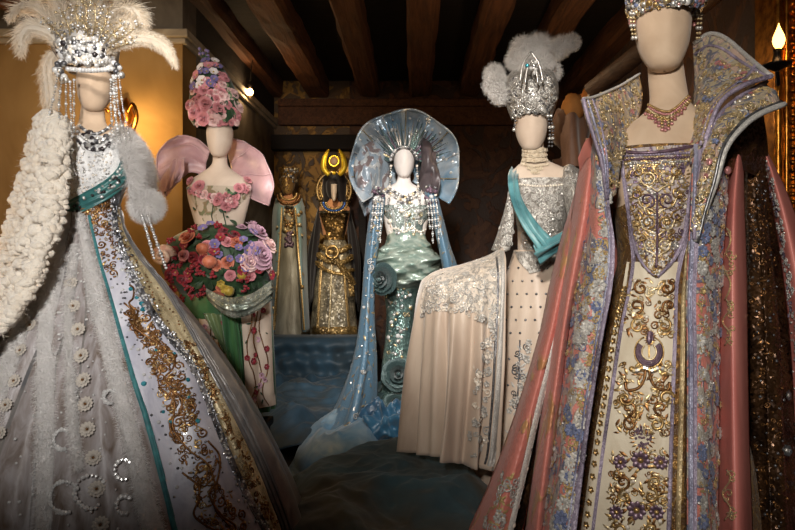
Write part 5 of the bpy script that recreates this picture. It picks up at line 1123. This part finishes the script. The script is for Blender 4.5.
# sleeves
for rows, lab in (([[(562, 168, 2.86), (570, 164, 2.82), (580, 170, 2.88)], [(562, 190, 2.8), (574, 186, 2.72), (586, 192, 2.82)], [(566, 215, 2.78), (578, 212, 2.7), (590, 218, 2.82)], [(570, 245, 2.78), (582, 245, 2.7), (594, 250, 2.82)]], 'silver lace right sleeve'), ([[(509, 190, 2.84), (512, 192, 2.8), (516, 200, 2.8)], [(504, 210, 2.84), (508, 212, 2.78), (514, 218, 2.78)], [(497, 232, 2.84), (504, 234, 2.76), (513, 236, 2.76)], [(491, 250, 2.84), (500, 253, 2.76), (510, 250, 2.76)]], 'silver lace left sleeve')):
    q = MB(); sheet(q, rows, 'silver_brocade', 16, 24, ripples(2, .008, 3)); s_ = Surf(q); o = q.build('sleeve', T5, lab, solid=.004)
    e = MB(); motifs(e, s_, [r[0][:2] for r in rows], [r[2][:2] for r in rows], [(T_CURL, .01, .018, 'silver_thread', 2), (T_BEAD2, .004, .007, 'silver', 1), (T_LEAF, .01, .016, 'silver_thread', 2)], 50, .1, .9); e.build('lace_embroidery', o)
# lace choker
q = MB(); loft(q, loft_rows([(149, 522, 546, .9), (158, 522, 547, .9), (164, 520, 550, .85)], YW-.01, .9), 'lace', 10, 50); ck = Surf(q)
for row, y in enumerate((150, 155, 160, 165)):
    for k in range(15): place(q, R.choice([T_F5, T_CURL]), frame_at(ck, 523.5+k*1.6, min(163, y)+1.5*math.sin(PI*k/14), .003), .009, 'lace')
for k in range(14):
    u = k/13*2-1
    for j in range(1+int(2.6*(1-abs(u)))): place(q, T_F5, frame_at(wf, 535+u*12, 165+j*3+2*(1-abs(u)), .004), .009, 'lace')
q.build('lace_choker', T5, 'cream lace choker')
# headdress
q = MB(); loft(q, loft_rows([(74, 509, 553, .95), (84, 504, 557, 1.0), (95, 504, 558, 1.1), (108, 508, 555, 1.25), (119, 512, 551, 1.3)], YW, 1), 'silver_brocade', 26, 60); wh = Surf(q); who = q.build('headdress', T5, 'tall silver filigree headdress')
e = MB()
for cx, y, r in ((531, 86, 9), (518, 92, 7), (544, 92, 7), (531, 104, 7), (512, 98, 5), (552, 98, 5), (522, 110, 5), (541, 110, 5)):
    for s in (-1, 1):
        drawn(e, wh, [(cx+s*r*.1, y-r), (cx+s*r*.7, y-r*.3), (cx+s*r*.6, y+r*.5), (cx, y+r*.9)], .004, 'silver', .006, 18); drawn(e, wh, spiral_px(cx+s*r*.5, y, r*.4, 1.2, 0, s), .003, 'silver_thread', .005, 16)
for k in range(26): place(e, T_BEAD2, frame_at(wh, 513.5+k*1.45, 117.6, .004), .008, 'silver')
motifs(e, wh, [(511, 77), (506, 92), (513, 116)], [(552, 77), (557, 92), (550, 116)], [(T_GEM, .005, .009, 'crystal', 2), (T_BEAD2, .004, .007, 'silver', 3), (T_CURL, .010, .017, 'silver', 5), (T_SCROLL, .01, .016, 'steel_bead', 2)], 330, .03, .97)
e.build('silver_filigree', who)
e = MB()
for pts in ([(520, 82), (523, 64), (531, 52)], [(531, 52), (539, 64), (543, 82)], [(525, 84), (527, 70), (531, 60)], [(531, 60), (536, 70), (538, 84)]): tube(e, cr([tuple(P(x, y, YW-.22)) for x, y in pts], 14), .005, 'silver', 6)
for k in range(8): ball(e, P(531+R.uniform(-5, 5), 66+R.uniform(-4, 10), YW-.22), .009, R.choice(['crystal', 'aqua_gem', 'silver']), 2)
e.build('pointed_crest', who)
for i, (balls, lab) in enumerate((([(496, 84, 2.9, .056), (494, 74, 2.92, .045), (500, 94, 2.88, .045)], 'round white plume at the left'), ([(524, 50, 2.88, .06), (538, 48, 2.88, .062), (524, 64, 2.84, .05), (516, 60, 2.9, .045), (541, 64, 2.84, .055), (551, 72, 2.9, .045)], 'large white plume on top'), ([(562, 46, 2.98, .046), (572, 42, 3.0, .038), (556, 50, 2.96, .045)], 'white plume leaning right'))):
    q = MB()
    for x, y, Y, r in balls:
        s = MB(); ball(s, P(x, y, Y), r*.62, 'fur_white', 3); q.add(s.arr(), s.f, 'fur_white'); fur_on(q, s, 2600, r*.75, .0012, 'fur_white', (0, 0, -.1), droop=.5, jit=.45, curl=.5)
    q.build('plume', who, lab)
for xs in (516, 548, 551):
    q = MB(); bead_string(q, [P(xs, 116, YW-.1), P(xs+(1 if xs > 530 else -1)*2, 130, YW-.09), P(xs+(1 if xs > 530 else -2), 146 if xs > 530 else 128, YW-.08)], .007, 'steel_bead', 3, 'silver'); q.build('bead_strand', who)
# ================================================================== 6. golden gauze costume half hidden behind
YG = 3.7
fluff('amber_gauze', (190, 136, 80))
cloth('umber_gauze', (110, 74, 50), (70, 46, 34), 9, (1, 1, .3), .6, .3, sheen=.4)
T6 = thing('dressed_mannequin', (P(580, 0, YG).x, YG, 0), 'half hidden mannequin in amber gauze with puffed hood behind the ivory gown', 'mannequin', 'costumed mannequins')
b = MB(); head(b, 579, 146, YG, 22, 'umber_gauze', 0); loft(b, loft_rows([(130, 574, 585, .9), (148, 573, 586, .9), (158, 560, 600, .5), (175, 552, 606, .5), (230, 560, 600)], YG, .6), 'umber_gauze', 24, 40); b.build('mannequin_form', T6)
b = MB(); loft(b, loft_rows([(160, 552, 606, .55), (200, 556, 604, .6), (240, 560, 600, .7), (330, 540, 620, .8), (440, 525, 635, .8)], YG, .6), 'umber_gauze', 40, 80, Folds(12, .05, 3)); b.build('gown', T6)
for x, y, rx, ry, m, Y in ((573, 108, 11, 15, 'amber_gauze', 3.62), (592, 102, 13, 16, 'amber_gauze', 3.82), (561, 128, 9, 20, 'umber_gauze', 3.66), (600, 132, 9, 24, 'amber_gauze', 3.8)):
    q = MB(); v, f = ICO3; v = v*(1+.07*np.sin(np.arctan2(v[:, :1], -v[:, 1:2])*9+v[:, 2:]*2)+.04*np.sin(v[:, 2:]*11+v[:, :1]*7))*np.array((rx/FPX*Y, .09, ry/FPX*Y)); q.add(v+np.array(P(x, y, Y)), f, m); q.build('gauze_puff', T6, 'puffed amber gauze')
b = MB(); sheet(b, [[(562, 118, 3.6), (572, 112, 3.54), (583, 116, 3.6)], [(560, 140, 3.58), (573, 138, 3.52), (586, 142, 3.6)], [(562, 166, 3.58), (575, 166, 3.52), (592, 168, 3.6)]], 'umber_gauze', 24, 24, ripples(3, .012, 3)); b.build('veil', T6, 'brown gauze veil')
# ================================================================== 7, 8. the two small costumes on the far platform
YE = 6.0
cloth('ice_blue', (126, 150, 150), (92, 116, 120), 12, (1, 1, .3), .45, .2, sheen=.3)
brocade('gold_brocade', (132, 100, 56), (196, 158, 92), (110, 80, 50), 12, .45, .7, .35)
cloth('pale_lame', (176, 168, 148), (126, 118, 100), 14, (1, 1, .2), .4, .3, .25, sheen=0)
sequin('gold_sequin', (120, 96, 56), (170, 140, 88), 90, .35, .6, .5)
sequin('silver_gold', (112, 104, 88), (160, 148, 122), 80, .35, .35, .35)
cloth('black_cloth', (26, 22, 24), (40, 34, 34), 10, (1, 1, .3), .5, .2)
sequin('black_gold', (60, 46, 34), (150, 116, 64), 70, .35, .7, .5)
T7 = thing('dressed_mannequin', (P(290, 0, YE).x, YE, .345), 'small far mannequin in pale blue open robe with gold headdress', 'mannequin', 'costumed mannequins')
b = MB(); head(b, 288, 195, YE, 14.5, 'gold_brocade', 0); loft(b, loft_rows([(184, 284, 292, .9), (196, 284, 293, .9), (201, 276, 301, .55), (208, 274, 304, .5), (235, 278, 300)], YE, .6), 'skin_form', 24, 36); b.build('mannequin_form', T7)
b = MB(); loft(b, loft_rows([(206, 280, 298, 1), (225, 280, 299, .9), (250, 278, 302, .8), (290, 276, 306), (333, 272, 310)], YE, .7), 'pale_lame', 40, 60, Folds(8, .04, 3)); e7 = Surf(b); b.build('gown', T7, 'silvery gold underdress')
e = MB()
for k in range(26): place(e, T_BEAD2, frame_at(e7, 289+R.uniform(-3.5, 3.5), 240+R.uniform(-8, 6), .004), .018, 'amethyst')
for k in range(60): place(e, R.choice([T_LEAF, T_BEAD2, T_CURL]), frame_at(e7, 289+R.uniform(-8, 8)*(1-(k/70)*.3), R.uniform(206, 236), .004), R.uniform(.015, .03), R.choice(['gold', 'copper', 'pale_gold']))
e.build('gold_embroidery', T7)
for s in (-1, 1):
    q = MB(); sheet(q, [[(289+s*13, 198, 5.98), (289+s*10, 203, 5.84), (289+s*5, 206, 5.78)], [(289+s*17, 215, 5.98), (289+s*12, 214, 5.8), (289+s*6.5, 224, 5.76)], [(289+s*18, 250, 5.96), (289+s*13, 250, 5.76), (289+s*8, 250, 5.74)], [(289+s*19, 290, 5.95), (289+s*15, 290, 5.72), (289+s*11, 290, 5.7)], [(289+s*21, 331, 5.94), (289+s*18, 332, 5.7), (289+s*14, 332, 5.68)]], 'ice_blue', 16, 40, ripples(2, .015, 3)); s_ = Surf(q); o = q.build('robe_front', T7, 'pale blue robe front', solid=.005)
    e = MB(); ribbon(e, s_, [(289+s*6, 208), (289+s*7.5, 224), (289+s*9, 250), (289+s*12, 290), (289+s*15, 330)], 1.2, 'gold', .012, 40)
    for k in range(16): place(e, R.choice([T_LEAF, T_BEAD2]), frame_at(s_, 289+s*R.uniform(9, 16), R.uniform(206, 325), .005), R.uniform(.014, .024), R.choice(['gold', 'pale_gold']))
    e.build('gold_trim', o)
b = MB(); loft(b, loft_rows([(168, 278, 299, .8), (176, 280, 297, .85), (184, 282, 295, .9)], YE, .9), 'gold_brocade', 14, 36); h7 = Surf(b); o = b.build('headdress', T7, 'gold flared headdress')
e = MB()
for k in range(80): place(e, R.choice([T_BEAD2, T_LEAF, T_GEM]), frame_at(h7, R.uniform(279, 298), R.uniform(169, 184), .004), R.uniform(.012, .022), R.choice(['gold', 'silver', 'pale_gold', 'steel_bead']))
e.build('headdress_jewel', o)
e = MB()
for k in range(17): a = k/16*PI-PI/2; ball(e, P(288.5+11*math.sin(a), 196+8*math.cos(a), 5.85), .018, 'copper', 1); ball(e, P(288.5+8*math.sin(a), 194+6*math.cos(a), 5.86), .015, 'gold', 1)
e.build('necklace', T7, 'gold collar necklace')
T8 = thing('dressed_mannequin', (P(334, 0, YE).x, YE, .345), 'small far mannequin in black and gold gown wearing golden horned disc', 'mannequin', 'costumed mannequins')
b = MB(); head(b, 333, 199, YE, 14, 'black_cloth', 0); loft(b, loft_rows([(186, 330, 338, .9), (200, 329, 338, .9), (206, 321, 348, .55), (211, 319, 350, .5), (235, 323, 346)], YE, .6), 'skin_form', 24, 36); b.build('mannequin_form', T8)
q = MB(); sheet(q, [[(331, 184, 5.83), (334, 184, 5.8), (337, 184, 5.83)], [(331, 192, 5.82), (334, 192, 5.79), (337, 192, 5.82)], [(332, 200, 5.83), (334, 201, 5.8), (336, 200, 5.83)]], 'pale_form', 8, 12); q.build('face_mask', T8, 'pale narrow face mask', solid=.01)
b = MB(); loft(b, loft_rows([(211, 319, 350, .6), (225, 323, 347, .7), (238, 325, 345, .75), (252, 320, 350, .8), (280, 316, 353, .8), (320, 312, 356, .8), (334, 311, 357, .8)], YE, .7), 'silver_gold', 50, 70, Folds(10, .05, 7), .8); e8 = Surf(b); o8 = b.build('gown', T8, 'silver and gold sequinned gown')
q = MB(); band(q, e8, [(319, 213), (323, 226), (325, 240)], [(350, 213), (347, 226), (345, 240)], 'black_gold', .008, 16, 14); q.build('bodice', T8, 'black and gold bodice')
q = MB(); ribbon(q, e8, [(313, 330), (334, 331), (356, 330)], 4, 'gold_sequin', .012, 40); q.build('hem_band', T8, 'gold hem band')
for L, hw in (([(321, 246), (332, 252), (343, 250), (350, 246)], 3), ([(318, 254), (330, 262), (344, 262), (352, 256)], 2.6), ([(334, 256), (342, 268), (350, 280), (353, 296)], 3.4), ([(317, 262), (326, 270), (340, 274), (352, 270)], 2)):
    q = MB(); ribbon(q, e8, L, hw, 'gold_sequin', .03, 40); q.build('hip_drape', T8, 'gold sequinned drape')
q = MB(); tube(q, [tuple(e8.at(333+5*math.sin(a), 253+5.5*math.cos(a), .045)[0]) for a in np.linspace(0, 2*PI, 24)], .014, 'gold', 7); q.build('buckle', T8, 'oval gold buckle')
q = MB(); bar_ = [(332, 258), (331, 285), (330, 312), (329, 328)]; ribbon(q, e8, bar_, 1.1, 'pale_gold', .012, 30); ribbon(q, e8, [(322, 262), (320, 290), (318, 328)], .9, 'gold', .01, 30); ribbon(q, e8, [(344, 274), (346, 300), (349, 328)], .9, 'gold', .01, 30); q.build('gold_stripe', T8)
for s in (-1, 1):
    q = MB(); sheet(q, [[(334+s*13, 206, 6.02), (334+s*16, 210, 6.05), (334+s*17, 216, 6.1)], [(334+s*14, 235, 5.98), (334+s*20, 238, 6.05), (334+s*25, 245, 6.12)], [(334+s*17, 265, 5.96), (334+s*23, 268, 6.05), (334+s*27, 275, 6.14)], [(334+s*20, 300, 5.96), (334+s*24, 305, 6.06), (334+s*25, 312, 6.14)]], 'black_cloth', 12, 24, ripples(2, .015, 2)); q.build('cape', T8, 'black cape', solid=.006)
q = MB()                                                                 # wig and radiating halo
loft(q, loft_rows([(173, 325, 343, .9, .04), (180, 322, 346, .8, .05), (195, 322, 346, .7, .06), (206, 323, 345, .6, .06)], YE, .8), 'black_cloth', 16, 36, cap=True); q.build('wig', T8, 'black bobbed wig')
q = MB()
for k in range(41):
    a = math.radians(-125+250*k/40); tube(q, [P(334+13*math.sin(a), 190-14*math.cos(a), 6.06), P(334+20*math.sin(a), 190-21*math.cos(a), 6.08)], [.012, .005], 'black_gold' if k % 2 else 'gold', 5)
for r_ in (13, 17): tube(q, [tuple(P(334+r_*math.sin(a), 190-(r_+1)*math.cos(a), 6.05)) for a in np.radians(np.linspace(-125, 125, 50))], .014, 'gold', 6)
q.build('halo_collar', T8, 'radiating gold halo')
q = MB(); pts = [(329, 175), (324, 169), (323.5, 162), (325.5, 155), (329, 149.5)]
for s in (-1, 1): tube(q, cr([tuple(P(334+s*(334-x)*.98, y, 5.86)) for x, y in pts], 24), [.010+.019*math.sin(PI*min(1, .2+i/24*.85)) for i in range(24)], 'bright_gold', 10)
q.build('gold_horn', T8, 'pair of bright gold horns')
q = MB(); c_ = P(334, 161, 5.86)
v, f = ICO3; q.add(v*np.array((.042, .016, .046))+np.array(tuple(c_)), f, 'umber_gauze'); tube(q, [tuple(c_+Vector((.046*math.sin(a), -.006, .05*math.cos(a)))) for a in np.linspace(0, 2*PI, 30)], .006, 'bright_gold', 7); ball(q, P(334, 173, 5.84), .02, 'bright_gold', 2); q.build('sun_disc', T8, 'round disc between the horns')
q = MB()
for r_, m in ((8, 'gold'), (10.5, 'blue_gem'), (13, 'gold')):
    for k in range(17): a = k/16*PI-PI/2; l, n_ = e8.at(334+r_*math.sin(a), max(212, 203+r_*.8*math.cos(a))) if False else (P(334+r_*math.sin(a), 203+r_*.75*math.cos(a), 5.82), 0); ball(q, l, .014, m, 1)
q.build('necklace', T8, 'broad gold and blue collar')
# ================================================================== drapery on the floor
cloth('sea_gauze', (54, 90, 104), (70, 68, 58), 3, (1, 1, 1), .6, .5, sheen=.1, dist=.02)
cloth('dusk_gauze', (70, 70, 72), (46, 54, 60), 4, (1, 1, 1), .6, .3, sheen=.5)
cloth('deep_blue_cloth', (40, 68, 86), (40, 52, 58), 5, (1, 1, .6), .6, .4, sheen=.1)
def heap(name, x0, x1, y0, y1, nx, ny, zf, m, label, cat, solid=.004):
    xs = np.linspace(x0, x1, nx); ys = np.linspace(y0, y1, ny); X, Yy = np.meshgrid(xs, ys); Z = zf(X, Yy)
    q = MB(); q.add(np.stack([X, Yy, Z], -1).reshape(-1, 3), grid_faces(nx, ny), m); return tag(q.build(name, solid=solid), label, cat) if cat else q.build(name, T4, label, solid=solid)
from mathutils import noise as MN
def crumple(X, Y, s, seed):
    """soft billows with sharper creases where the cloth is gathered"""
    X, Y = np.asarray(X, float), np.asarray(Y, float); out = np.zeros(X.shape)
    for i in np.ndindex(X.shape):
        p = Vector((X[i]*s*2.2, Y[i]*s*2.2, seed*3.7)); w = MN.noise_vector(p*.8)*.9
        q = p+w*.7; n1 = 1-abs(MN.noise(q*1.1)); n2 = 1-abs(MN.noise(q*2.2+Vector((5, 1, 2)))); n3 = MN.noise(q*.8)
        out[i] = .16*n1**2+.10*n2**2+.5*n3+.35+.05*MN.noise(q*4)+.02*MN.noise(q*9)
    return out
def edge(X, Y, cx, cy, rx, ry): return np.clip(1.25*(1-((X-cx)/rx)**2-((Y-cy)/ry)**2), 0, 1)**.6
heap('gauze_drape', -.62, .34, 1.7, 3.1, 140, 180, lambda X, Y: .008+edge(X, Y, -.13, 2.4, .5, .7)**.6*(.03+.12*np.clip((Y-1.9)/.9, 0, 1)+.17*crumple(X, Y, 1.7, 3)), 'sea_gauze', 'heap of dark sea-green gauze crumpled on the floor in front', 'fabric')
heap('gauze_drape', -1.05, -.1, 3.3, 4.9, 130, 130, lambda X, Y: .01+edge(X, Y, -.62, 4.1, .5, .85)*(.08+.26*crumple(X, Y, 1.4, 8)), 'deep_blue_cloth', 'heap of dusky blue gauze on the floor below the draped platform', 'fabric')
q = MB(); sheet(q, [[(262, 334.4, 5.62), (300, 334.4, 5.62), (335, 334.4, 5.62), (372, 334.4, 5.62)], [(262, 338.5, 5.43), (300, 339, 5.41), (335, 339, 5.41), (372, 338.5, 5.43)], [(262, 356, 5.4), (300, 358, 5.36), (335, 357, 5.36), (372, 356, 5.4)], [(262, 374, 5.3), (300, 378, 5.26), (335, 376, 5.28), (372, 374, 5.3)], [(258, 384, 5.0), (300, 386, 4.96), (335, 386, 4.96), (376, 384, 5.0)]], 'deep_blue_cloth', 70, 50, lambda u, v: (.03*np.sin(v*26+u*5+1.5*np.sin(u*6))+.02*np.sin(u*23+v*9)+.012*np.sin(u*41-v*17))*np.clip(v*5-1.3, 0, 1)); tag(q.build('platform_cloth', solid=.006), 'dark blue cloth draped over the platform of the far pair', 'fabric')
# blue train of the shell-collared figure and the bunched azure cloth at her feet
heap('blue_train', -.66, -.16, 3.0, 3.72, 90, 90, lambda X, Y: .012+edge(X, Y, -.4, 3.34, .26, .38)*(.1+.16*crumple(X, Y, 2, 5)), 'blue_gauze', 'pool of blue silk train spread on the floor', None)
q = MB(); v, f = ico(5) if False else ICO3; import bmesh
bmx = bmesh.new(); bmesh.ops.create_icosphere(bmx, subdivisions=5, radius=1); vv = np.array([tuple(x.co) for x in bmx.verts]); ff = [[x.index for x in p.verts] for p in bmx.faces]; bmx.free()
c_ = P(386, 436, 3.35); vv = vv*(1+.9*(crumple(vv[:, 0]*1.3, vv[:, 2]*1.3+vv[:, 1], .9, 12)[:, None]-.5)); vv = vv*(1+.12*np.sin(np.arctan2(vv[:, 0], -vv[:, 1])*9+vv[:, 2]*4)[:, None]); vv = vv*np.array((.135, .11, .15))+np.array((c_.x, c_.y, .145)); vv[:, 2] = np.maximum(vv[:, 2], .004); q.add(vv, ff, 'azure_silk'); q.build('silk_bundle', T4, 'bunched bright blue silk at the foot of the gown')
# ================================================================== light
def spot(name, loc, target, power, deg, blend=.6, col=(1, .93, .84), radius=.06):
    d = bpy.data.lights.new(name, 'SPOT'); d.energy = power; d.spot_size = math.radians(deg); d.spot_blend = blend; d.color = col; d.shadow_soft_size = radius
    o = bpy.data.objects.new(name, d); COL.objects.link(o); o.location = loc
    o.rotation_euler = (Vector(target)-Vector(loc)).to_track_quat('-Z', 'Y').to_euler(); return o
def point(name, loc, power, col, radius=.03):
    d = bpy.data.lights.new(name, 'POINT'); d.energy = power; d.color = col; d.shadow_soft_size = radius
    o = bpy.data.objects.new(name, d); COL.objects.link(o); o.location = loc; return o
spot('spot_light_fur_gown', (-.45, -.5, 1.75), P(88, 185, 2.1), 300, 50, .95, (1, .96, .92), .12)
spot('spot_light_pink_coat', (-.35, -.9, 1.9), P(655, 190, 1.5), 250, 48, .95, (1, .93, .84), .12)
spot('spot_light_white_gown', (.0, .6, 2.3), P(490, 205, 2.8), 225, 48, .9, (1, .93, .84), .08)
spot('spot_light_blue_gown', (-.1, 1.4, 2.5), P(385, 275, 3.75), 285, 46, .9, (1, .97, .94), .08)
spot('spot_light_flower_gown', (-.75, .9, 2.4), P(222, 190, 3.05), 92, 34, .9, (1, .93, .85), .08)
spot('spot_light_far_pair', (-.75, 3.9, 2.7), P(318, 240, 6), 170, 34, .9, (1, .84, .6), .06)
spot('spot_light_gold_crown', (-.85, 4.6, 2.2), P(334, 162, 5.9), 150, 9, .6, (1, .86, .5), .02)
spot('spot_light_ochre_wall', (-1.6, 1.6, 2.8), P(110, 90, 4.0), 42, 70, 1, (1, .85, .62), .1)
point('sconce_glow', P(128, 122, 3.78), 11, (1, .68, .3), .06)
point('feather_backlight', P(36, 70, 2.75), 5, (1, .66, .3), .05)
point('flame_glow', FLAME, 5, (1, .6, .25), .03)
point('pendant_glow', P(250, 92, 5.36), 5, (1, .68, .36), .03)
point('gauze_glow_fill', P(590, 125, 4.05), 7, (1, .66, .34), .05)  # warm point added behind the gauze to make it glow, no fixture
point('beam_fill', (.5, 3.6, 2.15), 4.5, (1, .7, .42), .1)  # added fill to lift the beams from below, no fixture
point('left_lamp', (-1.95, 2.2, 1.05), 9, (1, .62, .26), .08)
point('room_fill', (-.15, 1.9, 2.3), 3, (1, .86, .7), .2)  # added soft fill for the figures, no fixture in the room
w = bpy.data.worlds.new('world'); SC.world = w; w.use_nodes = True
w.node_tree.nodes['Background'].inputs['Color'].default_value = (.9, .78, .66, 1); w.node_tree.nodes['Background'].inputs['Strength'].default_value = .02
